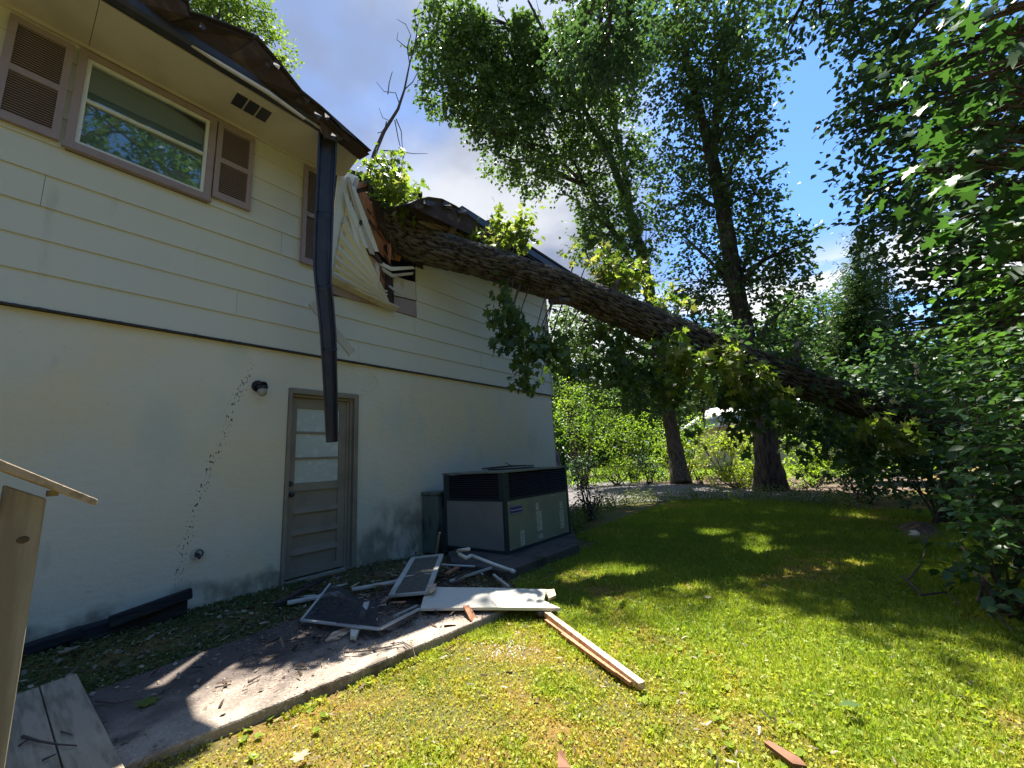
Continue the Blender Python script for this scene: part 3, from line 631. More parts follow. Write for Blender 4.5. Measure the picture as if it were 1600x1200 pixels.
# gutter still on the eave, and the length torn off that hangs down in front of the wall
def channel(path, w, h, name, material, parent, up=None, th=.004):
    """U channel swept along path; w/h lists; open side given per station by 'up' vectors"""
    mb = MB(); k = len(path); prof = [(-1, .5), (-.92, -.15), (-.62, -.5), (.62, -.5), (.92, -.15), (1, .5), (.8, .5), (.78, -.05), (.5, -.36), (-.5, -.36), (-.78, -.05), (-.8, .5)]
    vs = []; n = len(prof)
    for i, p in enumerate(path):
        p = Vector(p); d = (Vector(path[min(i+1, k-1)])-Vector(path[max(i-1, 0)])).normalized()
        u = Vector(up[i]); u = (u-d*u.dot(d)).normalized(); s = d.cross(u)
        vs += [p+s*(a*w[i]/2)+u*(b*h[i]) for a, b in prof]
    fs = [(i*n+j, i*n+(j+1) % n, (i+1)*n+(j+1) % n, (i+1)*n+j) for i in range(k-1) for j in range(n)]
    mb.add(vs, fs); return mb.build(name, material, parent)
channel([(-3, 4.215, 5.235), (0, 4.215, 5.235), (2.05, 4.215, 5.225), (2.22, 4.21, 5.20)], [.12]*4, [.11]*4, 'gutter', M['gutter'], H, up=[(0, 0, 1)]*4)
MB().box((4.3, 4.15, 5.16), (7.9, 4.275, 5.29)).build('gutter', M['gutter'], H)
MB().box((-3, 4.2765, 5.1955), (2.3, 4.284, 5.33)).build('fascia_board', M['gutter'], H)
hp = [(512, 200, 4.2), (510, 250, 4.2), (507, 310, 4.2), (504, 370, 4.2), (503, 420, 4.2), (504, 442, 4.2), (508, 480, 4.2), (512, 525, 4.2), (514, 570, 4.2), (516, 625, 4.2), (518, 691, 4.2)]
hpv = [PY(*p) for p in hp]
wpx = [27, 28, 27, 28, 27, 25, 25, 24, 22, 20, 17]
hg = channel(hpv, [w*mpp(p) for w, p in zip(wpx, hpv)], [.075]*11, 'hanging_gutter', M['gutter'], H, up=[(-.25-.03*(i % 3), -1, 0) for i in range(11)])
for i_, f_ in ((2, .4), (5, .2), (7, .5)):
    p_ = hpv[i_].lerp(hpv[i_+1], f_); w_ = wpx[i_]*mpp(p_); d_ = (hpv[i_+1]-hpv[i_]).normalized()
    MB().bar(p_-RT*w_*.52+Vector((-.01, -.04, 0)), p_+RT*w_*.52+Vector((-.01, -.04, 0)), .018, .004, (0, 1, 0)).build('gutter_strap', M['blackm'], H)
hg['label'] = 'dark torn gutter length hanging upright in front of the wall'
MB().bar(PY(487, 473, 4.62), PY(550, 552, 4.62), .10, .03, (0, 1, .1)).build('torn_trim_board', M['greyply'], H)
# splintered fascia end over the hanging gutter
MB().slab([PY(x, y, 4.12) for x, y in [(503, 168), (508, 172), (514, 175), (528, 222), (508, 215), (498, 180)]], (0, .03, .01)).build('splintered_fascia', M['twig'], H)
MB().slab([PY(x, y, 4.18) for x, y in [(452, 152), (505, 190), (508, 214), (500, 202), (455, 170)]], (0, .02, .01)).build('bent_drip_edge', M['greyply'], H)
MB().slab([PY(x, y, 4.10) for x, y in [(300, 70), (345, 96), (420, 141), (478, 184), (477, 186), (418, 145), (343, 99)]], (0, .03, .004)).build('bright_slit_strip', M['boardw'], H)  # white strip standing in for the bright slit of light below the lifted roof
# roof: left slab, lifted edge panels, right slab
RL = mb = MB()
def roofz(y): return 5.36+(y-4.3)*.25
for (xa, xb, ya) in ((-5.3, .6, 4.3), (.6, 2.1, 4.35), (2.1, 2.55, 4.42), (2.55, 2.8, 5.2)):
    mb.slab([(xa, ya, roofz(ya)), (xb, ya, roofz(ya)), (xb, 9.2, roofz(9.2)), (xa, 9.2, roofz(9.2))], (0, 0, .04))
mb.build('roof_slab', M['roof'], H)
mb = MB()
for (xa, xb, ya) in ((5.0, 8.1, 4.15), (4.0, 5.0, 5.2), (2.8, 4.0, 7.4)):
    mb.slab([(xa, ya, roofz(ya)), (xb, ya, roofz(ya)), (xb, 9.2, roofz(9.2)), (xa, 9.2, roofz(9.2))], (0, 0, .05))
mb.slab([(-5.3, 9.2, roofz(9.2)), (8.1, 9.2, roofz(9.2)), (8.1, 14.1, roofz(4.3)), (-5.3, 14.1, roofz(4.3))], (0, 0, .05))
mb.build('roof_slab', M['roof'], H)
out = [(200, -75), (262, -22), (292, 8), (296, 26), (312, 30), (355, 45), (400, 63), (425, 92), (448, 120), (470, 148), (500, 172), (530, 205), (578, 241)]
low = [(140, -40), (205, 0), (250, 30), (256, 36), (270, 44), (310, 68), (350, 92), (385, 116), (415, 138), (440, 156), (478, 182), (515, 205), (562, 250)]
for i, (a, c) in enumerate([(0, 3), (3, 6), (6, 9), (9, 12)]):
    o_ = [PY(x, y, 3.98+.05*(i % 2)) for x, y in out[a:c+1]]; l_ = [PY(x, y, 4.2) for x, y in low[a:c+1]]
    MB().slab(l_+o_[::-1], (0, .05, .05)).build('lifted_roof_edge', M['roof'], H)
    pts = [p+Vector((0, .0, .03)) for p in o_]
    MB().slab([p+Vector((0, -.03, .0)) for p in pts]+[p+Vector((0, .5, .18)) for p in pts[::-1]], (0, 0, .012)).build('shingle_course', M['shingle'], H)
# right hand roof edge pushed down by the trunk
arc = [(640, 322), (652, 316), (668, 312), (690, 315), (712, 326), (735, 342), (752, 356), (775, 375), (800, 392), (840, 412), (872, 430)]
arl = [(655, 345), (664, 340), (676, 338), (694, 340), (712, 350), (735, 364), (750, 374), (772, 390), (800, 405), (840, 424), (870, 440)]
MB().slab([PY(x, y, 4.12) for x, y in arc]+[PY(x, y, 4.35) for x, y in arl[::-1]], (0, .06, .05)).build('lifted_roof_edge', M['roof'], H)
MB().slab([PY(x, y, 4.12)+Vector((0, -.02, .03)) for x, y in arc]+[PY(x, y, 4.12)+Vector((0, .6, .22)) for x, y in arc[::-1]], (0, 0, .012)).build('shingle_course', M['shingle'], H)
MB().slab([PY(x, y, 4.5) for x, y in [(655, 345), (700, 348), (748, 374), (760, 392), (700, 372), (668, 362)]], (0, .03, 0)).build('fascia_board', M['soffit'], H)
MB().bar(PY(668, 344, 4.4), PY(742, 378, 4.4), .05, .02).build('rafter', M['lumber'], H)

# the hole in the upper wall
def wp(name, pts, y, material, dy=.02, tilt=0):
    P = [PY(x, y_, y+tilt*i/len(pts)) for i, (x, y_) in enumerate(pts)]
    return MB().slab(P, (0, dy, 0)).build(name, material, H)
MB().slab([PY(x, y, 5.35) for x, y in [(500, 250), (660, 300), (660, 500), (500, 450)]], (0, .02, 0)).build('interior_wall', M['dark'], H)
wp('broken_window_jamb', [(530, 266), (546, 270), (560, 276), (541, 335), (524, 440), (512, 437), (522, 340)], 4.80, M['white'], .04)
wp('broken_window_jamb', [(556, 277), (562, 279), (543, 350), (530, 430), (525, 428), (540, 345)], 4.77, M['greyply'], .025)
for pl in ([(541, 276), (547, 277), (571, 350), (586, 398), (578, 396), (556, 335)], [(549, 290), (554, 291), (575, 345), (592, 393), (586, 393), (566, 345)], [(537, 300), (543, 303), (556, 345), (563, 388), (557, 386), (546, 340)], [(545, 315), (549, 317), (562, 350), (575, 388), (569, 386), (556, 352)]):
    wp('bent_window_strip', pl, 4.74+random.uniform(0, .05), M['white'] if random.random() < .5 else M['greyply'], .012)
wp('split_rafter', [(549, 287), (574, 282), (576, 290), (551, 297)], 4.86, M['ply'], .04)
wp('split_rafter', [(551, 298), (577, 291), (578, 296), (553, 303)], 4.88, M['roof'], .05)
wp('split_plywood', [(552, 303), (572, 299), (581, 320), (594, 352), (583, 358), (573, 362), (562, 335)], 4.84, M['ply'], .018, .05)
wp('split_plywood', [(574, 363), (596, 352), (612, 372), (630, 392), (625, 408), (600, 402), (586, 385)], 4.90, M['ply'], .018, .04)
wp('torn_sheathing', [(574, 284), (583, 292), (598, 330), (628, 378), (655, 402), (648, 412), (620, 395), (592, 352)], 4.80, M['roof'], .02)
wp('torn_sheathing', [(556, 376), (572, 388), (590, 420), (600, 452), (606, 470), (592, 452), (574, 425), (560, 400)], 4.93, M['roof'], .02)
wp('split_plywood', [(577, 398), (590, 402), (596, 425), (590, 432)], 4.9, M['lumber'], .015)
wp('broken_stud', [(592, 408), (601, 410), (606, 470), (598, 466)], 4.91, M['ply'], .03)
wp('broken_stud', [(604, 424), (612, 426), (614, 478), (606, 474)], 4.86, M['roof'], .05)
wp('bent_window_strip', [(595, 409), (612, 417), (645, 416), (649, 420), (612, 423), (592, 413)], 4.80, M['white'], .012)
wp('bent_window_strip', [(597, 417), (614, 428), (646, 425), (645, 429), (612, 433), (598, 423)], 4.81, M['greyply'], .012)
for k in range(4): wp('bent_window_strip', [(587+k, 452+k*6), (605, 453+k*5), (606, 456+k*5), (589+k, 456+k*6)], 4.83, M['white'], .01)
wp('exposed_plywood_patch', [(614, 430), (634, 437), (649, 441), (650, 469), (616, 461)], 4.885, M['greyply'], .02)
wp('mauve_trim_patch', [(616, 463), (650, 471), (650, 495), (616, 485)], 4.88, M['mauve'], .02)
wp('mauve_trim_patch', [(513, 447), (560, 460), (612, 486), (612, 484), (560, 466), (513, 462)], 4.89, M['mauve_dark'], .02)
# mauve trim under the broken window and the tilted sill on it
wp('mauve_trim_patch', [(513, 441), (540, 450), (615, 484), (590, 478), (545, 466), (513, 456)], 4.87, M['mauve'], .02)
P = [PY(x, y, 4.80) for x, y in [(512, 433), (620, 484)]]
MB().bar(P[0], P[1], .13, .03, (0, .3, 1)).build('tilted_sill', M['greyply'], H)
# crumpled accordion panel: pleats fan out from its lower right corner
tip = PY(611, 478, 4.72); L0 = [(540, 320), (539, 334), (536, 347), (533, 358), (531, 370), (529, 380), (528, 389), (526, 397), (525, 404), (524, 410), (523, 416), (522, 421), (521, 427), (520, 433)]
top = [PY(x, y, 4.76+(.03 if i % 2 else -.02)) for i, (x, y) in enumerate(L0)]
tips = [PY(600+11*i/13, 452+26*i/13, 4.74+(.008 if i % 2 else -.006)) for i in range(14)]
for i in range(13):
    a, b2, c, d = top[i], top[i+1], tips[i+1], tips[i]
    mid1 = (a+d)/2+Vector((0, -.02, -.03)); mid2 = (b2+c)/2+Vector((0, -.02, -.03))
    MB().slab([a, b2, mid2, c, d, mid1], (0, .004, .002)).build('accordion_pleat', M['accord'], H)

rs = random.Random(5)
for i in range(34):
    x, y = rs.uniform(552, 612), rs.uniform(300, 455); 
    if (x-552)*2.1+300 > y+60: continue
    a_ = rs.gauss(1.15, .5); L_ = rs.uniform(14, 46); w_ = rs.uniform(1.2, 5); c_, s_ = math.cos(a_), math.sin(a_)
    pts = [(x+c_*t*L_-s_*w_*q, y+s_*t*L_+c_*w_*q) for t, q in ((0, -.5), (.35, -.7), (.7, -.4), (1, -.1), (.8, .25), (.55, .35), (.3, .6), (.05, .5))]
    wp('splintered_lath', pts, rs.uniform(4.72, 4.9), M[rs.choice(['ply', 'roof', 'lumber', 'greyply', 'roof', 'twig'])], .012, rs.uniform(-.05, .05))
for i in range(16):
    k = rs.randrange(1, 8); x, y = arc[k]; x += rs.uniform(-10, 10); y += rs.uniform(-2, 3)
    wp('torn_shingle', [(x, y), (x+rs.uniform(6, 14), y+rs.uniform(2, 7)), (x+rs.uniform(5, 12), y+rs.uniform(8, 14)), (x+rs.uniform(-3, 3), y+rs.uniform(5, 10))], 4.1+rs.uniform(-.03, .03), M['shingle'], .01, rs.uniform(-.1, .1))
for i in range(16):
    k = rs.randrange(4, 12); x, y = out[k]; x += rs.uniform(-12, 8); y += rs.uniform(0, 6)
    wp('torn_shingle', [(x, y), (x+rs.uniform(6, 13), y+rs.uniform(4, 10)), (x+rs.uniform(3, 9), y+rs.uniform(9, 15)), (x+rs.uniform(-4, 2), y+rs.uniform(4, 8))], 3.95+rs.uniform(-.03, .03), M['shingle'], .01, rs.uniform(-.1, .1))
# ================================================================== DECK STAIR (left edge)
st = empty('deck_post', 'weathered wooden railing post with sloping cap board at the left edge', 'railing', (.0, 1.6, 0))
mb = MB()
a0 = PY(75, 765, 1.6).x; a1 = PY(5, 760, 1.6).x; dx = a0-a1
zt0, zt1 = 1.165, 1.125
mb.hexa([(a1, 1.6, -.1), (a0, 1.6, -.1), (a0, 1.69, -.1), (a1, 1.69, -.1)], [(a1, 1.6, zt0), (a0, 1.6, zt1), (a0, 1.69, zt1), (a1, 1.69, zt0)])
mb.build('post', M['post'], st, bevel=.004)
MB().ball((a1+.045, 1.600, 1.03), .011, 12, 8, (1, .25, .8)).build('knot', M['mulch'], st, smooth=True)
MB().box((a1-.45, 1.625, -.1), (a1-.004, 1.66, 1.10)).build('railing_board', M['post'], st, bevel=.003)
MB().box((a1-.4, 1.585, 1.09), (a1-.003, 1.598, 1.145)).build('railing_board', M['post'], st, bevel=.003)
A = PY(-60, 693, 1.56); Bq = PY(152, 783, 1.56)
MB().hexa([(A.x, 1.56, A.z-.024), (Bq.x, 1.56, Bq.z-.012), (Bq.x+.006, 1.70, Bq.z-.012), (A.x, 1.70, A.z-.024)], [(A.x, 1.56, A.z), (Bq.x+.001, 1.56, Bq.z+.004), (Bq.x+.006, 1.70, Bq.z+.004), (A.x, 1.70, A.z)]).build('cap_board', M['deck'], st, bevel=.002)
c = PY(82, 768, 1.66); MB().box((a0+.001, 1.63, c.z-.012), (a0+.022, 1.66, c.z+.003)).build('cleat', M['post'], st)
ld = empty('board_landing', 'two grey brown boards lying flat beside the railing post', 'decking', (.2, 3.2, 0))
xg = .325
MB().hexa([(-.1, 1.9, .001), (xg-.003, 1.9, .001), (xg-.003, 3.80, .001), (-.1, 3.74, .001)], [(-.1, 1.9, .04), (xg-.003, 1.9, .04), (xg-.003, 3.80, .04), (-.1, 3.74, .04)]).build('deck_board', M['deck'], ld, bevel=.003)
MB().hexa([(xg+.003, 1.9, .001), (.475, 1.9, .001), (.475, 3.84, .001), (xg+.003, 3.81, .001)], [(xg+.003, 1.9, .04), (.475, 1.9, .04), (.475, 3.84, .04), (xg+.003, 3.81, .04)]).build('deck_board', M['deck'], ld, bevel=.003)

# ================================================================== AIR CONDITIONER on its pad
ca, sa = math.cos(R_(-.5)), math.sin(R_(-.5))
pad = MB().slab([PG(x, y, .045) for x, y in [(790, 893), (905, 850), (888, 812), (700, 862), (705, 878)]], (0, 0, -.16)).build('equipment_pad', M['concrete_dark'], bevel=.01)
tag(pad, 'dark stained concrete pad under the outdoor air conditioner', 'pad')
AC = empty('air_conditioner', 'grey green packaged air conditioner with dark louvered top beside the door', 'air conditioner', (4.03, 3.34, .05))
ax0, ax1, ay0, ay1, az0, az1, azm = 4.03, 5.56, 3.34, 4.46, .05, 1.02, .68
MB().box((ax0+.02, ay0+.02, az0+.02), (ax1-.02, ay1-.02, az1-.01)).build('coil_core', M['acvoid'], AC)
t_ = .05
for (x, y) in ((ax0, ay0), (ax1-t_, ay0), (ax0, ay1-t_), (ax1-t_, ay1-t_)): MB().box((x, y, az0), (x+t_, y+t_, az1)).build('corner_post', M['acdark'], AC, bevel=.006)
for a_, b_ in (((ax0+t_, ay0+.004, az0), (ax1-t_, ay0+.05, az0+.03)), ((ax0+.004, ay0+t_, az0), (ax0+.05, ay1-t_, az0+.03)), ((ax0+t_, ay0+.006, azm-.01), (ax1-t_, ay0+.03, azm+.012)), ((ax0+.006, ay0+t_, azm-.01), (ax0+.03, ay1-t_, azm+.012)),
               ((ax0+t_, ay0+.006, azm+.012), (ax0+t_+.05, ay0+.03, az1)), ((ax0+.006, ay0+t_, azm+.012), (ax0+.03, ay0+t_+.05, az1)), ((ax0+.006, ay1-t_-.06, azm+.012), (ax0+.03, ay1-t_, az1))): MB().box(a_, b_).build('frame_rail', M['acdark'], AC)
mb = MB(); mb.box((ax0-.012, ay0-.012, az1+.001), (ax1+.012, ay1+.012, az1+.028)); mb.build('top_panel', M['actop'], AC, bevel=.006)
MB().tube([(4.9, 3.9, az1+.03), (4.9, 3.9, az1+.045)], .36, 28).build('fan_grille', M['blackm'], AC)
MB().box((ax0+t_+.002, ay0+.008, az0+.031), (ax0+1.10, ay0+.03, azm-.011)).build('access_panel', M['acgreen'], AC, bevel=.004)
MB().box((ax0+1.104, ay0+.008, az0+.031), (ax1-t_-.002, ay0+.03, azm-.011)).build('access_panel', M['acgreen'], AC, bevel=.004)
MB().box((ax0+.008, ay0+t_+.002, az0+.031), (ax0+.03, ay1-t_-.002, azm-.011)).build('side_panel', M['acgrey'], AC, bevel=.004)
def louvs(L, horiz, x, y):
    p = MB()
    if horiz: p.hexa([(0, 0, 0), (L, 0, 0), (L, .004, .003), (0, .004, .003)], [(0, .020, .019), (L, .020, .019), (L, .024, .016), (0, .024, .016)])
    else: p.hexa([(0, 0, 0), (0, L, 0), (.004, L, .003), (.004, 0, .003)], [(.020, 0, .019), (.020, L, .019), (.024, L, .016), (.024, 0, .016)])
    pr = p.build('ac_louver', M['aclouv'])
    n = 11
    for i in range(n):
        o = pr if i == 0 else pr.copy()
        if i: C.objects.link(o)
        o.parent = AC; o.location = Vector((x, y, azm+.018+i*(az1-azm-.03)/n))-AC.location
louvs(ax1-ax0-2*t_-.052, True, ax0+t_+.051, ay0+.004); louvs(ay1-ay0-2*t_-.112, False, ax0+.004, ay0+t_+.051)
bx, by = .035, ay0+.0075
bd = MB().box((ax0+.10, ay0-.001, .505), (ax0+.345, ay0+.0075, .600)).build('badge', M['blue'], AC, bevel=.012)
MB().box((ax0+.106, ay0-.0030, .5115), (ax0+.339, ay0-.0012, .5150)).box((ax0+.106, ay0-.003, .590), (ax0+.339, ay0-.0012, .5935)).build('badge_border', M['badgetext']).parent = bd
cu = bpy.data.curves.new('badge_text', 'FONT'); cu.body = 'American Standard'; cu.size = .030; cu.extrude = .0006; cu.align_x = 'CENTER'; cu.align_y = 'CENTER'
to = bpy.data.objects.new('t', cu); C.objects.link(to); bpy.context.view_layer.update()
me = bpy.data.meshes.new_from_object(to.evaluated_get(bpy.context.evaluated_depsgraph_get())); bpy.data.objects.remove(to)
me.transform(Matrix.Rotation(R_(90), 4, 'X')); me.transform(Matrix.Translation((ax0+.2225, ay0-.0018, .552))); me.name = 'badge_lettering'
me.materials.clear(); to = link('badge_lettering', me, M['badgetext']); to.parent = bd
# paper labels with printed lines (lines too small to read)
def label(x, z0, z1, w):
    lb = MB().box((x, ay0+.0062, z0), (x+w, ay0+.0078, z1)).build('paper_label', M['sticker'], AC)
    m2 = MB(); z = z1-.012
    while z > z0+.012:
        m2.box((x+.008, ay0+.0050, z-.004), (x+w*random.uniform(.55, .88), ay0+.0060, z)); z -= random.choice([.011, .014, .02])
    m2.build('label_print', M['acdark']).parent = lb
label(ax0+.28, .10, .28, .085); label(ax0+.66, .22, .47, .12); label(ax0+.68, .12, .17, .10); label(ax0+.66, .49, .58, .06); label(ax0+1.25, .16, .42, .10); label(ax0+1.27, .44, .54, .07)
for x_s, z_s in ((ax0+.075, .09), (ax0+.075, .64), (ax0+1.075, .09), (ax0+1.075, .64), (ax0+1.13, .09), (ax0+1.13, .64), (ax1-.075, .09), (ax1-.075, .64)):
    MB().tube([(x_s, ay0+.009, z_s), (x_s, ay0+.003, z_s)], .007, 7).build('screw', M['badgetext'], AC)
# fallen sticks lying on the unit
sk = MB().tube([(4.35, 4.0, az1+.06), (4.7, 3.72, az1+.075), (5.2, 3.7, az1+.06)], [.012, .014, .008], 6).tube([(4.7, 3.72, az1+.07), (4.75, 3.9, az1+.13)], [.008, .004], 5).build('fallen_stick', M['twig'])
tag(sk, 'thin dark stick lying on top of the air conditioner', 'stick')
# green metal box behind the unit
BX = empty('utility_box', 'green metal box standing against the wall behind the air conditioner', 'utility box', (3.9, 4.7, 0))
q0 = PY(659, 790, 4.9).x
MB().box((q0, 4.56, -.05), (q0+.30, 4.90, .74)).build('box_body', M['binm'], BX, bevel=.01)
MB().box((q0-.01, 4.55, .743), (q0+.31, 4.91, .79)).build('box_lid', M['binm'], BX, bevel=.01)
for i in range(2): MB().box((q0+.14+i*.05, 4.548, .02), (q0+.152+i*.05, 4.559, .72)).build('rib', M['binm'], BX)

for (x, y, rr) in [(1110, 824, .25), (1140, 826, .3), (1170, 836, .32), (1200, 850, .3), (1225, 860, .2), (900, 890, .28), (935, 878, .32), (970, 876, .3), (1005, 885, .28), (1045, 895, .24), (1080, 902, .16), (1330, 870, .12), (1450, 985, .1)]:
    p = PG(x, y, 0); SUNGAPS.append((p.x, p.y, rr))
for (x, y, hh, rr) in [(1145, 740, 15, 1.3), (1160, 700, 19, 1.4), (950, 700, 19, 2.2), (900, 680, 19, 2.0), (1000, 700, 19.5, 1.8), (960, 770, 12, 1.2), (1260, 745, 15, 1.0)]:
    p = PH(x, y, hh); SUNGAPS.append((p.x, p.y, rr))
# ================================================================== FALLEN TREE
FA, FB = (3.5, 5.0), (8.9, -1.2)
FT = empty('fallen_tree', 'huge uprooted oak trunk leaning from the bushes onto the smashed house roof', 'fallen tree', (8.9, -1.2, 0))
axis = [(600, 352, 32), (640, 378, 34), (690, 392, 31), (740, 404, 29), (820, 429, 29), (900, 456, 28), (1000, 499, 32), (1100, 543, 34), (1200, 580, 32), (1345, 629, 28), (1432, 655, 26)]
P = [PP(x, y, FA, FB) for x, y, r in axis]; Rr = [r*mpp(p)*(.86-.10*i/10) for i, ((x, y, r), p) in enumerate(zip(axis, P))]
d = (P[0]-P[2]).normalized(); P = [P[0]+Vector((-1.6, 2.2, .9)), P[0]+Vector((-.7, .9, .45))]+P; Rr = [.2, .26]+Rr
d = (P[-1]-P[-2]).normalized(); P += [P[-1]+d*1.2, P[-1]+d*2.0]; Rr += [.24, .30]
trunkobj('trunk', P, Rr, M['barkf'], FT, n=220, k=860, amp=.046, seed=3, ridges=60)
ftP = P
for (x, y, rr_, d_) in ((700, 372, .05, (.2, -.5, .8)), (868, 470, .045, (-.2, -.8, -.3)), (955, 462, .04, (.3, -.4, .9)), (1010, 520, .05, (.1, -.9, -.2)), (790, 430, .035, (0, -1, -.2)), (1240, 566, .05, (.2, -.3, .9))):
    p_ = PP(x, y, FA, FB); d_ = Vector(d_).normalized(); mb = MB().tube([p_-d_*.1, p_+d_*.24, p_+d_*.33, p_+d_*.36], [rr_*1.5, rr_*1.1, rr_*.8, rr_*.4], 9)
    for q in range(5): o_ = Vector((random.gauss(0, 1), random.gauss(0, 1), random.gauss(0, 1))).normalized()*rr_*.5; mb.tube([p_+d_*.33+o_, p_+d_*random.uniform(.38, .46)+o_*1.1], [.012, .002], 4)
    mb.build('broken_stub', M['bark'], FT)
# bare broken limb standing against the sky
def HP(x, y, h=7.6): return PH(x, y, h)
mb = MB()
mb.tube([HP(572, 285), HP(585, 240), HP(600, 205), HP(622, 170), HP(632, 140), HP(640, 100), HP(648, 70), HP(655, 30)], [.05, .042, .036, .03, .022, .016, .012, .006], 7)
for b_ in ([(632, 140), (645, 128), (655, 108), (662, 94)], [(640, 100), (636, 75), (620, 62), (622, 50)], [(636, 75), (642, 55), (634, 38), (620, 30)], [(625, 165), (618, 145), (600, 143), (588, 128)], [(606, 147), (608, 130), (613, 112)], [(618, 175), (612, 190), (598, 184), (592, 168)], [(604, 190), (600, 205), (590, 208)],
           [(617, 188), (622, 215), (627, 236), (632, 262)], [(619, 186), (627, 205), (629, 236), (622, 255)], [(595, 235), (620, 236), (645, 240), (668, 240)], [(632, 240), (627, 256), (633, 272)], [(640, 100), (652, 60), (648, 20), (655, 8)], [(652, 60), (662, 52)], [(648, 25), (662, 18)]):
    mb.tube([HP(x, y) for x, y in b_], [.012, .010, .007, .004][:len(b_)], 5)
mb.build('bare_limb', M['twig'], FT)
def fcl(name, cl, per, m=5, size=.15, seed=0, mt='fallen', dry=.15, tplk='lobed', gap=.05, **k):
    B, D, N, Sz, Ti = clumpfill(cl, per, m=m, twig=.22, size=size, gap=gap, seed=seed, shell=.1, **k); B, D, N, Sz, Ti = sungap(B, D, N, Sz, Ti)
    return leafcloud(name, B, D, N, Sz, tplk, LF[mt], FT, tint=Ti, dry=(rng.uniform(size=len(B)) < dry)*rng.uniform(.2, .8, len(B)))
def FC(lst, off=0.0):
    out = []
    for x, y, r in lst:
        p = PP(x, y, (FA[0]+off*.75, FA[1]+off*.65), (FB[0]+off*.75, FB[1]+off*.65)); out.append((tuple(p), r*mpp(p)))
    return out
c_roof = [(PY(x, y, 4.75+.05*(x % 7)), r*.0098) for x, y, r in [(585, 250, 12), (600, 246, 14), (612, 262, 18), (596, 275, 20), (622, 285, 22), (640, 296, 16), (604, 304, 20), (578, 268, 12), (630, 312, 18), (652, 300, 9)]]
c_roof += [(PY(x, y, 4.4), r*.009) for x, y, r in [(612, 268, 16), (622, 285, 18), (635, 296, 18), (650, 306, 12), (628, 312, 14)]]
fcl('leaves', c_roof, 150, seed=1, size=.12, droop=.4)
c_top = FC([(700, 358, 11), (716, 356, 10), (735, 366, 9), (772, 372, 20), (790, 366, 18), (812, 352, 18), (822, 335, 12), (800, 345, 12), (826, 372, 13), (765, 350, 10), (900, 408, 18), (925, 400, 22), (950, 412, 22), (975, 428, 22), (990, 442, 18), (935, 425, 20), (905, 385, 12), (960, 440, 16), (1040, 470, 18), (1065, 480, 14)], .25)
fcl('leaves', c_top, 170, seed=2, size=.13, dry=.3, droop=.1)
c_hang = FC([(785, 455, 12), (798, 462, 8), (797, 490, 18), (793, 515, 16), (800, 535, 11), (852, 520, 14), (835, 528, 9), (838, 556, 26), (858, 548, 24), (822, 580, 16), (846, 585, 16), (868, 565, 14)], -.35)
fcl('leaves', c_hang, 260, seed=3, size=.14, dry=.02, mt='oak', droop=.9)
c_low = FC([(880, 512, 20), (905, 520, 24), (935, 530, 28), (905, 560, 22), (940, 562, 30), (975, 556, 28), (1010, 585, 28), (1000, 615, 18), (1050, 600, 28), (1090, 620, 26), (1130, 640, 28), (1170, 615, 30), (1120, 600, 26), (1120, 680, 14), (1140, 700, 10), (1100, 665, 12), (1185, 650, 20), (1230, 630, 30), (1255, 670, 26), (1290, 670, 28), (1330, 690, 28), (1370, 685, 26), (1400, 700, 24), (1280, 715, 16), (1345, 725, 18)], .15)
fcl('leaves', c_low, 150, seed=4, size=.13, dry=.03, mt='oak', droop=.5, gap=.15)
c_brt = FC([(1045, 530, 18), (1062, 545, 22), (1080, 560, 20), (1050, 560, 14), (1070, 590, 16), (1130, 555, 18), (1150, 570, 20), (1170, 590, 18), (1200, 600, 18), (1380, 660, 20), (1410, 680, 16), (1360, 650, 14)], -.45)
fcl('leaves', c_brt, 170, seed=5, size=.15, dry=.25, droop=.5)
# ivy riding on the lower trunk
iv = []
for i, (x, y) in enumerate([(1130, 530), (1160, 545), (1190, 556), (1220, 566), (1250, 578), (1280, 588), (1310, 598), (1340, 606), (1370, 618), (1400, 628), (1425, 640), (1450, 655)]):
    iv += FC([(x+4, y-12, 17)], .05)+FC([(x, y-4, 11)], -.25)
fcl('ivy', iv, 240, seed=6, size=.10, mt='under', dry=0, tplk='leaf', gap=0)
limb = MB()
for c_, rd in c_low+c_hang+c_top+c_brt:
    c_ = Vector(c_); q = min((ftP[i].lerp(ftP[i+1], k/6) for i in range(2, len(ftP)-2) for k in range(6)), key=lambda p: (p-c_).length)
    mid = (q+c_)/2+Vector((0, 0, .06)); limb.tube([q, mid, c_, c_+Vector((random.uniform(-.1, .1), 0, -.1))], [.014, .009, .006, .002], 5, cap=False)
limb.build('small_limbs', M['twig'], FT)

for c_, rd in c_top+c_brt+c_hang[:6]:
    SUNGAPS.append((c_[0]-c_[2]*TOSUN.x/TOSUN.z, c_[1]-c_[2]*TOSUN.y/TOSUN.z, rd+.12))
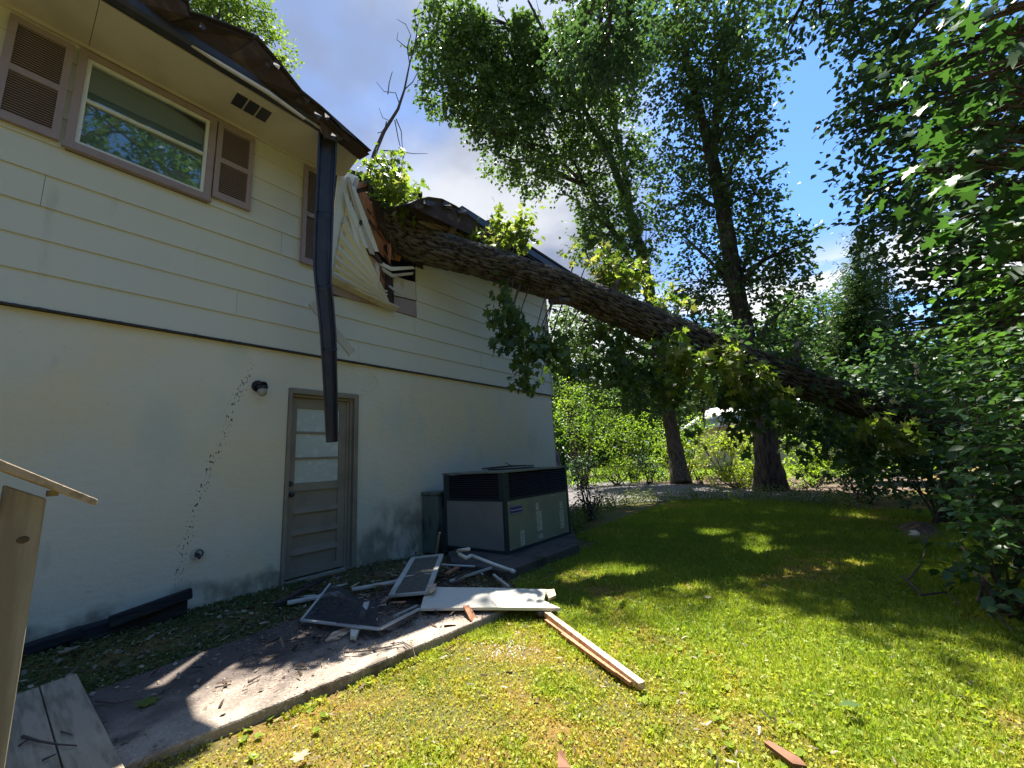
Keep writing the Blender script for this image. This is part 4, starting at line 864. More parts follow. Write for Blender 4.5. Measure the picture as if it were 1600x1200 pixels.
# ================================================================== STANDING TREES
def tree(name, label, cat, clumps, stems, rads, leaf, per=14, size=.13, tpl='diamond', m=9, twig=.55, seed=0, group=None, nseg=24, ksg=70, amp=.03, limbs=True, bark='barkfar', crown='crown', lr=.09, **k):
    b0 = stems[0][0]; T = empty(name, label, cat, (b0[0], b0[1], 0), group)
    for i, (s, r) in enumerate(zip(stems, rads)): trunkobj('trunk' if i == 0 else 'stem', s, r, M[bark], T, n=nseg, k=ksg, amp=amp, seed=seed+i)
    if limbs: limbs_to(clumps, stems, lr, M[bark], T)
    B, D, N, Sz, Ti = sungap(*clumpfill(clumps, per, m=m, twig=twig, size=size, seed=seed, **k))
    leafcloud(crown, B, D, N, Sz, tpl, LF[leaf], T, tint=Ti)
    return T
h = 18.3
stA = [[PG(1065, 757, -.1), PH(1058, 715, h), PH(1045, 650, h), PH(1030, 560, h), PH(1012, 440, h), PH(990, 350, h), PH(982, 325, h), PH(952, 240, 17.5), PH(915, 175, 16.5), PH(870, 90, 15), PH(825, 0, 13.5)],
       [PH(985, 330, h), PH(972, 240, h), PH(950, 160, 17), PH(925, 90, 16), PH(905, 20, 15)],
       [PH(1012, 455, h), PH(965, 370, 17.6), PH(915, 290, 17), PH(860, 180, 16)]]
clA = ico([(690, 75, 34, 13.5), (715, 40, 45, 13.5), (770, 30, 50, 13.5), (740, 90, 45, 14), (700, 125, 34, 14), (690, 150, 28, 14), (745, 150, 44, 14.5), (800, 90, 50, 14.5), (790, 160, 44, 15), (850, 50, 50, 14), (840, 130, 48, 15), (770, 205, 34, 15), (810, 225, 40, 15.5), (860, 205, 48, 16), (900, 100, 46, 15), (905, 20, 45, 14), (785, 250, 26, 16), (840, 270, 34, 16), (895, 280, 46, 16.5), (920, 190, 44, 16), (950, 50, 44, 15), (960, 130, 42, 16), (975, 210, 40, 17), (950, 265, 40, 17), (915, 330, 36, 17), (955, 350, 40, 17.5), (1000, 290, 38, 18), (1010, 60, 40, 16), (905, 375, 22, 17), (945, 405, 36, 17.5), (985, 425, 34, 18), (1010, 370, 36, 18), (1030, 440, 36, 18.3), (960, 470, 36, 18), (905, 500, 34, 18), (1000, 500, 36, 18), (940, 540, 36, 18), (1000, 560, 40, 18), (960, 600, 34, 18), (1020, 620, 34, 18), (1050, 560, 36, 18), (1075, 600, 28, 18), (930, 640, 22, 18)])
def R4(a, b, n): return list(np.linspace(a, b, n))
tree('oak_tree', 'tall twin stemmed oak with a broad crown standing next to the house beyond the driveway', 'tree', clA, stA, [[.42, .31, .27, .25, .23, .21, .19, .15, .11, .08, .04], R4(.15, .04, 5), R4(.12, .03, 4)], 'oak', per=62, size=.19, tpl='diamond', m=8, twig=.6, seed=11, nseg=36, ksg=220, amp=.05, gap=.5, nscale=1.1)
h = 13.8
stB = [[PG(1205, 768, -.1), PH(1200, 725, h), PH(1190, 640, h), PH(1172, 560, h), PH(1150, 450, h), PH(1130, 330, h), PH(1112, 240, h), PH(1095, 180, h), PH(1070, 80, 13), PH(1050, -20, 12)],
       [PH(1115, 250, h), PH(1120, 160, h), PH(1135, 80, 13), PH(1140, 0, 12.5)]]
clB = ico([(1055, 20, 50, 12.5), (1110, 20, 50, 12), (1165, 40, 40, 12), (1050, 90, 40, 13), (1105, 95, 48, 13), (1155, 105, 42, 12.5), (1185, 130, 26, 12.5), (1060, 160, 38, 13.5), (1110, 170, 44, 13.5), (1155, 185, 36, 13), (1180, 205, 26, 13), (1075, 230, 36, 14), (1120, 250, 40, 14), (1165, 265, 34, 13.5), (1185, 300, 24, 13.5), (1060, 300, 32, 14), (1100, 320, 38, 14), (1150, 335, 38, 14), (1190, 350, 30, 13.5), (1070, 370, 30, 14), (1110, 390, 36, 14), (1160, 400, 38, 14), (1205, 400, 32, 13.5), (1240, 385, 24, 13.5), (1258, 378, 12, 13.3), (1225, 435, 28, 13.5), (1180, 460, 36, 14), (1130, 450, 36, 14), (1085, 440, 30, 14), (1240, 470, 28, 13.8), (1210, 510, 32, 14), (1160, 520, 34, 14), (1110, 500, 34, 14), (1075, 500, 26, 14), (1240, 530, 30, 14), (1190, 570, 32, 14), (1180, 610, 30, 14), (1205, 640, 22, 13.6)])
tree('oak_tree', 'tall straight tree with narrow feathery crown, second trunk from the house', 'tree', clB, stB, [[.50, .34, .28, .26, .24, .22, .19, .14, .10, .04], R4(.14, .04, 4)], 'oak2', per=70, size=.155, tpl='diamond', m=8, twig=.55, seed=12, nseg=36, ksg=220, amp=.05, gap=.5, nscale=1.4)
# dark tree filling the right of the sky, its branch reaching in along the top
h = 9.0
stC = [[Vector((9.0, -4.6, -.1)), Vector((8.9, -4.5, 2)), Vector((8.6, -4.2, 5)), Vector((8.4, -3.8, 8)), Vector((8.2, -3.2, 11)), Vector((8.4, -2.4, 13))]]
clC = ico([(1230, 8, 26, 9.0), (1270, 25, 22, 9.0), (1235, 45, 16, 9), (1320, 8, 30, 9), (1300, -10, 30, 9), (1360, 30, 40, 9), (1380, 80, 44, 9), (1420, 30, 50, 9), (1345, 70, 22, 9), (1370, 125, 34, 9), (1350, 170, 26, 9), (1400, 160, 44, 9), (1350, 205, 24, 9), (1390, 225, 42, 9.2), (1430, 110, 48, 8.6), (1450, 200, 50, 8.6), (1385, 280, 38, 9.4), (1365, 300, 24, 9.4), (1430, 290, 48, 9), (1400, 340, 40, 9.6), (1380, 360, 28, 9.8), (1450, 370, 48, 9), (1430, 430, 44, 9.6), (1480, 440, 50, 8.8), (1500, 60, 60, 8), (1520, 170, 60, 8), (1520, 290, 60, 8), (1530, 400, 60, 8), (1590, 100, 60, 7.5), (1600, 240, 60, 7.5), (1600, 380, 60, 7.5), (1450, 500, 44, 9.4), (1520, 510, 50, 8.4), (1590, 500, 50, 7.8), (1420, 520, 34, 10), (1650, 60, 60, 7.5), (1650, 300, 60, 7.5)])
for (x, y, hh, rr) in [(1300, 905, 11, .6), (1400, 920, 11, .6), (1490, 945, 10.5, .6), (1590, 990, 10.5, .6), (1450, 890, 11.5, .7), (1560, 920, 11, .7), (1240, 895, 12, .7)]:
    p = PG(x, y, 0)+TOSUN*(hh/TOSUN.z); clC.append((tuple(p), rr))  # unseen overhead clumps added up-sun to shade these lawn spots
stC.append([Vector((8.4, -3.8, 8)), Vector((7.4, -1.6, 9.6)), Vector((6.9, .6, 10.6)), Vector((7.0, 1.8, 11))])  # unseen branch joining those added clumps to the tree
tree('canopy_tree', 'big dark leafy tree filling the right side, one branch reaching along the top edge', 'tree', clC, stC, [[.35, .28, .24, .18, .12, .05], [.12, .09, .06, .02]], 'dark', per=80, size=.13, tpl='leaf', m=8, twig=.5, seed=13, gap=.42, nscale=2.0, amp=.03, ksg=120)
# near maple with large bright leaves, upper right
stD = [[Vector((5.6, -3.9, -.1)), Vector((5.6, -3.9, 2)), Vector((5.5, -3.6, 4)), Vector((5.3, -3.2, 6)), Vector((5.2, -2.8, 7.5))]]
clD = ico([(1555, 25, 36, 5.2), (1590, 60, 36, 5), (1440, 110, 26, 5.6), (1500, 60, 26, 5.6), (1540, 120, 34, 5.2), (1590, 150, 40, 5), (1490, 150, 24, 5.6), (1520, 200, 36, 5.2), (1460, 225, 24, 5.6), (1580, 230, 40, 5), (1500, 260, 30, 5.4), (1560, 290, 36, 5), (1600, 320, 36, 5), (1530, 330, 28, 5.2), (1440, 270, 16, 5.6), (1570, 370, 28, 5.1), (1600, 420, 30, 5)])
tree('maple_tree', 'nearest maple at the upper right with large bright lobed leaves', 'tree', clD, stD, [[.14, .12, .10, .08, .04]], 'maple', per=80, size=.165, tpl='lobed', m=5, twig=.35, seed=14, flat=.7, droop=.4, gap=.5, nscale=2.0, lr=.04, amp=.012)
# feathery cypress
cl = []
for i, (y, r) in enumerate(zip(np.linspace(385, 640, 13), [10, 18, 26, 32, 38, 42, 46, 50, 54, 56, 58, 58, 56])):
    for k in range(3): cl.append((1345+random.uniform(-.7, .7)*r, y+random.uniform(-8, 8), r*.55, 17))
clE = ico(cl+[(1340, 365, 8, 17)])
tree('cypress_tree', 'light green feathery conifer with a pointed top between the standing trees', 'tree', clE, [[PH(1352, 742, 17), PH(1350, 640, 17), PH(1344, 480, 17), PH(1340, 366, 17)]], [[.25, .2, .12, .03]], 'conifer', per=170, size=.13, tpl='needle', m=12, twig=.5, seed=15, gap=.12, nscale=1.5, amp=.02, lr=.05)
# background trees beyond
for i, (lst, leaf, lab, bx, hh) in enumerate([
    ([(1270, 560, 40, 22), (1250, 610, 40, 22), (1300, 600, 44, 22), (1290, 500, 34, 22), (1300, 540, 36, 22), (1240, 560, 30, 22), (1320, 640, 36, 22), (1265, 650, 34, 22), (1278, 475, 20, 22)], 'far', 'rounded bush like tree behind the second standing trunk, left of the conifer', 1280, 22),
    ([(1430, 560, 44, 14), (1400, 600, 40, 14), (1460, 610, 44, 13), (1500, 580, 44, 13), (1440, 640, 40, 13), (1510, 640, 40, 12), (1560, 600, 44, 11), (1580, 660, 40, 11)], 'under', 'dark leafy tree low behind the end of the fallen trunk', 1480, 13),
    ([(1100, 560, 34, 30), (1080, 610, 34, 30), (1120, 600, 34, 30), (1095, 520, 26, 30), (1130, 560, 30, 30), (1075, 570, 30, 30)], 'far', 'pale green tree seen between the two standing trunks', 1100, 30),
    ([(885, 520, 24, 26), (905, 560, 30, 26), (880, 560, 26, 26), (900, 610, 30, 26), (870, 600, 24, 26), (930, 590, 30, 26), (890, 490, 14, 26)], 'far', 'light green tree right behind the far house corner', 895, 26),
    ([(1240, 620, 40, 34), (1210, 600, 40, 34), (1170, 590, 40, 34), (1150, 560, 34, 34), (1050, 640, 34, 34), (1000, 640, 40, 36), (960, 640, 40, 36), (1010, 600, 40, 36)], 'far', 'distant pale tree behind the small pale house', 1150, 34)]):
    st_ = [[PG(bx, 740, -.1) if False else Vector((*PH(bx, 700, hh).xy, -.2)), Vector((*PH(bx, 700, hh).xy, 2.5)), PH(lst[0][0], lst[0][1], hh)]]
    tree('background_tree', lab, 'tree', ico(lst), st_, [[.25, .2, .08]], leaf, per=48, size=.20, tpl='diamond', m=8, twig=.7, seed=20+i, group=None, nseg=10, ksg=20, amp=.0, lr=.05)
# tree behind the house, upper left
clF = ico([(300, 8, 26, 17), (335, 20, 30, 17), (370, 30, 28, 17), (400, 50, 30, 17), (425, 75, 26, 17), (395, 15, 24, 17), (440, 98, 16, 17), (350, -15, 34, 17), (300, -30, 34, 17), (410, 95, 16, 17)])
pF = PH(330, 300, 17)
tree('tree_behind_house', 'light green tree whose top shows above the torn roof at the upper left', 'tree', clF, [[Vector((pF.x, pF.y, 0)), Vector((pF.x, pF.y, 8)), PH(340, 40, 17)]], [[.3, .22, .06]], 'fallen', per=45, size=.15, tpl='diamond', m=8, twig=.6, seed=30, gap=.3, nseg=12, ksg=30, lr=.05)
# the trees that the window glass reflects (behind the viewer)
for i, (x, y, z, r) in enumerate([(3.6, -9.5, 13.0, 3.2), (.2, -10.5, 13.5, 3.0), (9.5, -10.5, 10.0, 3.4)]):
    cl = [((x+random.gauss(0, r*.5), y+random.gauss(0, r*.5), z+random.gauss(0, r*.55)), r*.36) for _ in range(22)]
    tree('yard_tree', ['oak tree behind the viewer, mirrored in the right of the upper window', 'oak tree behind the viewer, mirrored in the left of the upper window', 'oak tree behind the viewer at the right end of the yard'][i], 'tree', cl, [[Vector((x, y, -.1)), Vector((x, y, 4)), Vector((x+.3, y, z))]], [[.3, .25, .08]], 'oak2', per=13, size=.2, tpl='diamond', m=8, twig=.6, seed=50+i, nseg=10, ksg=20)
# far wood closing the horizon
th = rng.uniform(R_(-75), R_(285), 150000); front = th < R_(75); ds = np.where(front, rng.uniform(42, 70, 150000), rng.uniform(22, 40, 150000)); hgt = 12+2.5*np.sin(th*9)+1.8*np.sin(th*23+1)+1.2*np.sin(th*51)
hz = rng.uniform(0, 1, 150000)**.8*hgt
B = np.stack([ds*np.cos(th), ds*np.sin(th), hz], 1)
leafcloud('far_wood', B, rng.normal(size=B.shape), rng.normal(size=B.shape)+[0, 0, .6], rng.uniform(.6, 1.1, len(B)), 'diamond', LF['far'], kind='stuff')

# ================================================================== SHRUBS
def shrub(name, label, lst, leaf, per=45, size=.08, seed=0, tpl='diamond', base=None, group=None, cat='shrub', m=7, twig=.28, **k):
    cl = ico(lst); cx = np.mean([c[0][0] for c in cl]); cy = np.mean([c[0][1] for c in cl]); zb = float(gz(cx, cy))
    T = empty(name, label, cat, (cx, cy, zb), group)
    B, D, N, Sz, Ti = clumpfill(cl, per, m=m, twig=twig, size=size, seed=seed, shell=.2, **k)
    leafcloud('foliage', B, D, N, Sz, tpl, LF[leaf], T, tint=Ti)
    mb = MB()
    for c, r in cl:
        r = r if not hasattr(r, '__len__') else r[0]
        for q in range(3):
            mb.tube([(cx+random.uniform(-.15, .15), cy+random.uniform(-.15, .15), zb-.02), ((cx+c[0])/2+random.uniform(-.1, .1), (cy+c[1])/2, (zb+c[2])/2), (c[0]+random.uniform(-.5, .5)*r, c[1]+random.uniform(-.5, .5)*r, c[2]+.4*r)], [.02, .013, .005], 5, cap=False)
    mb.build('stems', M['twig'], T); return T
shrub('azalea_shrub', 'tall loose yellow green shrub right beside the far house corner', [(880, 640, 20, 19), (900, 620, 18, 19), (895, 670, 24, 19), (925, 650, 20, 19), (930, 620, 16, 19), (885, 600, 12, 19), (920, 690, 20, 19)], 'shrub', per=62, seed=60, size=.10, twig=.5)
shrub('azalea_shrub', 'loose bright green shrub left of the first standing trunk', [(955, 660, 22, 19.5), (980, 650, 22, 19.5), (965, 690, 24, 19.5), (1000, 680, 22, 19.5), (1020, 690, 18, 19.5), (945, 630, 16, 19.5), (1010, 660, 16, 19.5)], 'shrub', per=62, seed=61, size=.10, twig=.5)
shrub('low_shrub', 'low bright shrub at the driveway edge left of the first trunk', [(950, 735, 13, 18), (970, 728, 14, 18), (990, 735, 13, 18), (940, 740, 9, 18)], 'shrub', per=144, seed=62, size=.09)
shrub('low_shrub', 'small darker shrub close to the base of the first trunk', [(1010, 732, 14, 18), (1025, 735, 12, 18), (1000, 722, 12, 18)], 'under', per=144, seed=63, size=.09)
shrub('low_shrub', 'round green shrub at the bed corner nearest the air conditioner', [(905, 735, 12, 17), (925, 728, 12, 17), (900, 722, 10, 17), (890, 745, 10, 16)], 'under', per=144, seed=64, size=.09)
shrub('yellow_shrub', 'yellow green leafy shrub between the two standing trunks', [(1125, 738, 16, 15), (1145, 732, 18, 15), (1165, 738, 16, 15), (1150, 748, 14, 15), (1120, 748, 12, 15), (1175, 750, 10, 15)], 'yellow', per=119, seed=65, size=.085)
shrub('yellow_shrub', 'taller yellow green shrub against the small pale house', [(1110, 700, 16, 19), (1130, 692, 18, 19), (1150, 700, 18, 19), (1165, 690, 14, 19), (1090, 690, 14, 19), (1095, 720, 12, 19), (1155, 680, 14, 19)], 'yellow', per=86, seed=66, size=.10)
shrub('red_shrub', 'small red leaved shrub beside the first standing trunk', [(1092, 738, 8, 17.2), (1080, 733, 6, 17.2), (1100, 742, 7, 17.2)], 'shrub', per=72, seed=67, size=.07)
for o in bpy.data.objects:
    if o.parent and o.parent.get('label', '').startswith('small red') and o.name.startswith('foliage'): o.data.materials[0] = M['petal']
shrub('low_shrub', 'light green shrub right of the second standing trunk', [(1245, 738, 15, 15), (1265, 745, 15, 15), (1235, 755, 12, 14.5), (1285, 750, 12, 15), (1300, 740, 12, 15)], 'shrub', per=120, seed=68, size=.08)
shrub('low_shrub', 'dark bushy shrub under the hanging leaves of the fallen trunk', [(1320, 740, 18, 12), (1345, 730, 20, 12), (1370, 745, 20, 11), (1335, 765, 14, 11), (1300, 765, 8, 12), (1390, 765, 18, 10)], 'under', per=144, seed=69, size=.09, tpl='leaf')
shrub('low_shrub', 'dark shrub at the lawn edge near the mulch patch on the right', [(1410, 740, 30, 9), (1440, 760, 26, 9), (1470, 730, 34, 8.5), (1440, 700, 30, 9), (1500, 690, 36, 8), (1480, 770, 22, 8)], 'under', per=144, seed=70, size=.085, tpl='leaf')
shrub('dark_twiggy_shrub', 'small dark twiggy shrub right behind the air conditioner', [(905, 745, 10, 8.8), (918, 762, 12, 8.8), (905, 775, 10, 8.6), (930, 782, 10, 8.6), (912, 795, 9, 8.4), (940, 775, 7, 8.6), (925, 800, 7, 8.3)], 'dark', per=187, seed=71, size=.06, twig=.15, m=6, tpl='leaf', gap=.4)
shrub('understory_shrub', 'dense dark shrub along the right edge of the lawn', [(1560, 760, 44, 5.6), (1600, 720, 50, 5.6), (1540, 700, 40, 6.2), (1590, 640, 44, 6), (1530, 640, 36, 6.8), (1560, 580, 44, 6.8), (1610, 820, 44, 5), (1560, 820, 30, 5.2), (1500, 620, 30, 7.4), (1640, 700, 50, 5.5)], 'under', per=130, seed=72, size=.11, tpl='leaf')
shrub('understory_shrub', 'low dark leafy shrub at the bottom right lawn edge', [(1590, 900, 34, 4.4), (1550, 880, 26, 4.6), (1520, 900, 18, 4.8), (1600, 950, 26, 4.2), (1500, 860, 18, 5.2), (1640, 930, 34, 4.2)], 'under', per=170, seed=73, size=.085, tpl='leaf')
# beech sprays: nearly level twigs with alternate leaves
BT = empty('beech_sapling', 'young beech at the right edge with level sprays of bright pale green leaves', 'tree', (4.75, -1.9, 0))
bs = [Vector((4.75, -1.9, -.1)), Vector((4.72, -1.85, .9)), Vector((4.8, -1.8, 2.0)), Vector((4.9, -1.7, 3.2))]
trunkobj('trunk', bs, [.05, .04, .03, .012], M['bark'], BT, n=12, k=40, amp=.003, seed=9)
tips = [((1372, 536), 5.4), ((1405, 612), 5.0), ((1440, 600), 5.2), ((1470, 640), 4.9), ((1480, 672), 4.8), ((1440, 548), 5.4), ((1450, 470), 5.6), ((1500, 450), 5.2), ((1470, 500), 5.3), ((1530, 480), 5), ((1478, 745), 4.6), ((1530, 742), 4.4), ((1470, 720), 4.8), ((1505, 780), 4.5), ((1505, 830), 4.3), ((1480, 800), 4.6), ((1535, 860), 4.1), ((1560, 700), 4.3), ((1540, 580), 4.6), ((1520, 610), 4.7), ((1560, 540), 4.6), ((1495, 570), 5.0), ((1560, 640), 4.4), ((1570, 790), 4.1), ((1500, 700), 4.7), ((1545, 820), 4.2), ((1580, 460), 4.8), ((1515, 535), 4.9)]
B, D, N, Sz, Ti = [], [], [], [], []; mb = MB()
for (p_, hh) in tips:
    tip = PH(*p_, hh); zt = max(.25, min(3.0, tip.z-.25)); root = Vector((4.75, -1.85, zt)); 
    mid = (root+tip)/2+Vector((0, 0, .12)); pts = [root.lerp(mid, k/5) if k < 5 else mid.lerp(tip, (k-5)/5) for k in range(11)]
    for k in range(1, 10): pts[k] = (pts[k-1]+pts[k]*2+pts[k+1])/4
    mb.tube(pts, R4(.011, .002, 11), 5, cap=False)
    subs = [pts]
    for q in range(4):
        s0 = pts[4+q]; dr = (tip-root).normalized(); sd = dr.cross(Vector((0, 0, 1))).normalized()*(1 if q % 2 else -1)
        e = s0+(dr*.5+sd*.4+Vector((0, 0, random.uniform(-.15, .1))))*random.uniform(.4, .75); sp_ = [s0.lerp(e, k/6)+Vector((0, 0, -.04*(k/6)**2)) for k in range(7)]; mb.tube(sp_, R4(.005, .0015, 7), 4, cap=False); subs.append(sp_)
    for sp_ in subs:
        L = sum((sp_[k+1]-sp_[k]).length for k in range(len(sp_)-1)); n = int(L/.038)
        for i in range(max(2, n//6), n):
            f = i/n*(len(sp_)-1); k = min(int(f), len(sp_)-2); p = sp_[k].lerp(sp_[k+1], f-k); dr = (sp_[k+1]-sp_[k]).normalized(); sd = dr.cross(Vector((0, 0, 1))).normalized()*(1 if i % 2 else -1)
            B.append(p); D.append(dr*.55+sd*.8+Vector((0, 0, -.25+random.gauss(0, .15)))); N.append((random.gauss(0, .25), random.gauss(0, .25), 1)); Sz.append(random.uniform(.06, .10)); Ti.append(random.uniform(.2, 1))
leafcloud('leaves', np.array([tuple(v) for v in B]), np.array([tuple(v) for v in D]), np.array(N), np.array(Sz), 'leaf', LF['beech'], BT, tint=np.array(Ti))
mb.build('branches', M['twig'], BT)

shrub('azalea_shrub', 'bright green shrub filling the gap right of the second trunk under the hanging leaves', [(1240, 715, 20, 17), (1265, 700, 22, 17), (1290, 715, 20, 17), (1270, 730, 18, 17), (1310, 700, 18, 17), (1235, 690, 14, 17)], 'shrub', per=90, seed=80, size=.10)
shrub('azalea_shrub', 'leafy bright shrub directly behind the first standing trunk', [(1040, 700, 18, 21), (1065, 690, 22, 21), (1090, 660, 16, 21), (1030, 725, 16, 21), (1080, 715, 18, 21), (1095, 680, 16, 21)], 'shrub', per=70, seed=81, size=.11)
shrub('azalea_shrub', 'bright shrub between the yellow shrub and the second trunk', [(1165, 725, 14, 17.5), (1175, 705, 16, 17.5), (1185, 690, 14, 17.5), (1160, 745, 12, 17)], 'shrub', per=90, seed=82, size=.09)
x = rng.uniform(11, 34, 50000); y = rng.uniform(-6, 22, 50000); rr = np.hypot(x, y); k = (rr > 18.2); x, y = x[k], y[k]
k = pn(np.stack([x, y, x*0], 1), .9, 90) > -.25; x, y = x[k], y[k]
B = np.stack([x, y, np.full(len(x), -.05)+rng.uniform(0, .22, len(x))], 1)
leafcloud('bed_ground_cover', B, rng.normal(size=B.shape)*[1, 1, .6]+[0, 0, .4], rng.normal(size=B.shape)+[0, 0, .8], rng.uniform(.06, .15, len(B)), 'diamond', LF['shrub'], kind='stuff')
# ================================================================== SMALL HOUSE BEYOND THE TREES
hb = PH(1085, 700, 30); hc = PH(1200, 700, 28); dv = (hc-hb); dv.z = 0; dv.normalize(); nv = Vector((-dv.y, dv.x, 0)); 
if nv.dot(Vector((hb.x, hb.y, 0))) < 0: nv = -nv
NH = empty('neighbour_house', 'small pale yellow house with a light grey roof beyond the driveway trees', 'house', (hb.x, hb.y, 0))
a = Vector((hb.x, hb.y, -.1)); L = 11; zt = PH(1085, 672, 30).z; zr_ = PH(1085, 645, 30).z
def q4(o, l, w): return [o, o+dv*l, o+dv*l+nv*w, o+nv*w]
MB().hexa(q4(a, L, 7), [p+Vector((0, 0, zt+.1)) for p in q4(a, L, 7)]).build('wall', M['farwall'], NH)
e = a-dv*.5-nv*.5+Vector((0, 0, zt+.1)); 
MB().slab([e, e+dv*(L+1), e+dv*(L+1)+nv*4+Vector((0, 0, zr_-zt+.35)), e+nv*4+Vector((0, 0, zr_-zt+.35))], (0, 0, .12)).slab([e+nv*4+Vector((0, 0, zr_-zt+.35)), e+dv*(L+1)+nv*4+Vector((0, 0, zr_-zt+.35)), e+dv*(L+1)+nv*8, e+nv*8], (0, 0, .12)).build('roof', M['farroof'], NH)
for k in (1.6, 4.5, 7.6):
    w0 = a+dv*k-nv*.03+Vector((0, 0, 1.1)); fr = MB().hexa([w0, w0+dv*1.2, w0+dv*1.2+nv*.05, w0+nv*.05], [p+Vector((0, 0, 1.2)) for p in (w0, w0+dv*1.2, w0+dv*1.2+nv*.05, w0+nv*.05)]).build('window', M['white'], NH)
    w1 = w0-nv*.01+dv*.08+Vector((0, 0, .08)); MB().hexa([w1, w1+dv*1.04, w1+dv*1.04+nv*.009, w1+nv*.009], [p+Vector((0, 0, 1.04)) for p in (w1, w1+dv*1.04, w1+dv*1.04+nv*.009, w1+nv*.009)]).build('pane', M['glassd']).parent = fr
# vertical battens
for k in range(24):
    o0 = a+dv*(.1+k*.45)-nv*.02; MB().hexa([o0, o0+dv*.05, o0+dv*.05+nv*.019, o0+nv*.019], [p+Vector((0, 0, zt)) for p in (o0, o0+dv*.05, o0+dv*.05+nv*.019, o0+nv*.019)]).build('batten', M['farwall'], NH)
# utility wires crossing behind the far corner
for (p0, p1, lab) in (((845, 575), (990, 628), 'upper thin utility wire behind the far house corner'), ((845, 604), (950, 640), 'lower thin utility wire behind the far house corner')):
    A_, B_ = PH(*p0, 20), PH(*p1, 24); pts = [A_.lerp(B_, k/8)+Vector((0, 0, -.3*math.sin(math.pi*k/8))) for k in range(9)]
    tag(MB().tube(pts, .014, 5).build('utility_wire', M['wire']), lab, 'wire', 'utility wires')

# ================================================================== PERSON behind the far corner
pp = PH(868, 718, 10.4); PX, PYY = pp.x, pp.y; fwd = Vector((-.35, .94, 0)).normalized(); sdv = Vector((fwd.y, -fwd.x, 0))
def bp(f, s_, z): v = Vector((PX, PYY, -.06))+fwd*f+sdv*s_; v.z += z; return v
def skin(name, verts, edges, rad, material, parent, root=0, sub=2):
    me = bpy.data.meshes.new(name); me.from_pydata([tuple(v) for v in verts], edges, []); o = link(name, me, material)
    md = o.modifiers.new('skin', 'SKIN'); me.skin_vertices.new() if not me.skin_vertices else None
    sv = me.skin_vertices[0].data
    for i, r in enumerate(rad): sv[i].radius = r if isinstance(r, tuple) else (r, r)
    sv[root].use_root = True
    s2 = o.modifiers.new('sub', 'SUBSURF'); s2.levels = sub; s2.render_levels = sub
    bpy.context.view_layer.update()
    ev = o.evaluated_get(bpy.context.evaluated_depsgraph_get()); m2 = bpy.data.meshes.new_from_object(ev); o.modifiers.clear(); o.data = m2; m2.materials.clear(); m2.materials.append(material)
    m2.polygons.foreach_set('use_smooth', np.ones(len(m2.polygons), bool))
    if parent: setpar(o, parent)
    return o
PE = empty('person', 'person in a dark grey purple shirt standing turned away, half hidden behind the house corner', 'person', (PX, PYY, -.06))
V = [bp(0, 0, .95), bp(.01, 0, 1.15), bp(.03, 0, 1.33), bp(.05, 0, 1.44), bp(.08, 0, 1.53), bp(.11, 0, 1.66),
     bp(.04, .17, 1.40), bp(.02, .23, 1.15), bp(.16, .20, .95), bp(.20, .19, .88),
     bp(.04, -.17, 1.40), bp(.02, -.24, 1.15), bp(.16, -.22, .95), bp(.20, -.21, .88),
     bp(0, .09, .88), bp(.02, .10, .50), bp(-.02, .11, .09), bp(.12, .12, .03),
     bp(0, -.09, .88), bp(.03, -.10, .50), bp(0, -.11, .09), bp(.14, -.12, .03)]
E_ = [(0, 1), (1, 2), (2, 3), (3, 4), (4, 5), (2, 6), (6, 7), (7, 8), (8, 9), (2, 10), (10, 11), (11, 12), (12, 13), (0, 14), (14, 15), (15, 16), (16, 17), (0, 18), (18, 19), (19, 20), (20, 21)]
rad = [(.15, .11), (.15, .11), (.17, .11), (.09, .08), .055, (.085, .10), .065, .048, .036, .04, .065, .048, .036, .04, .10, .065, .045, .045, .10, .065, .045, .045]
skin('body', V, E_, rad, M['skin'], PE)
skin('shirt', [V[0]-Vector((0, 0, .05)), V[1], V[2], V[3]-Vector((0, 0, .03)), V[6], V[6].lerp(V[7], .6), V[10], V[10].lerp(V[11], .6)], [(0, 1), (1, 2), (2, 3), (2, 4), (4, 5), (2, 6), (6, 7)], [(.175, .135), (.17, .13), (.19, .13), (.09, .08), .085, .078, .085, .078], M['shirt'], PE, 1)
skin('trousers', [V[0]+Vector((0, 0, .03)), V[14], V[15], V[16]+Vector((0, 0, .05)), V[18], V[19], V[20]+Vector((0, 0, .05))], [(0, 1), (1, 2), (2, 3), (0, 4), (4, 5), (5, 6)], [(.17, .13), .115, .085, .07, .115, .085, .07], M['trousers'], PE)
hd = V[5]
MB().ball(hd+Vector((0, 0, .055))-fwd*.02, .108, 14, 10, (.95, .95, .95)).build('hair', M['hair'], PE, smooth=True)
MB().tube([hd+fwd*.08+Vector((0, 0, .0)), hd+fwd*.115-Vector((0, 0, .02))], [.014, .018], 8).ball(hd+sdv*.092, .024, 8, 6, (.6, .6, 1.2)).ball(hd-sdv*.092, .024, 8, 6, (.6, .6, 1.2)).build('face_detail', M['skin'], PE, smooth=True)

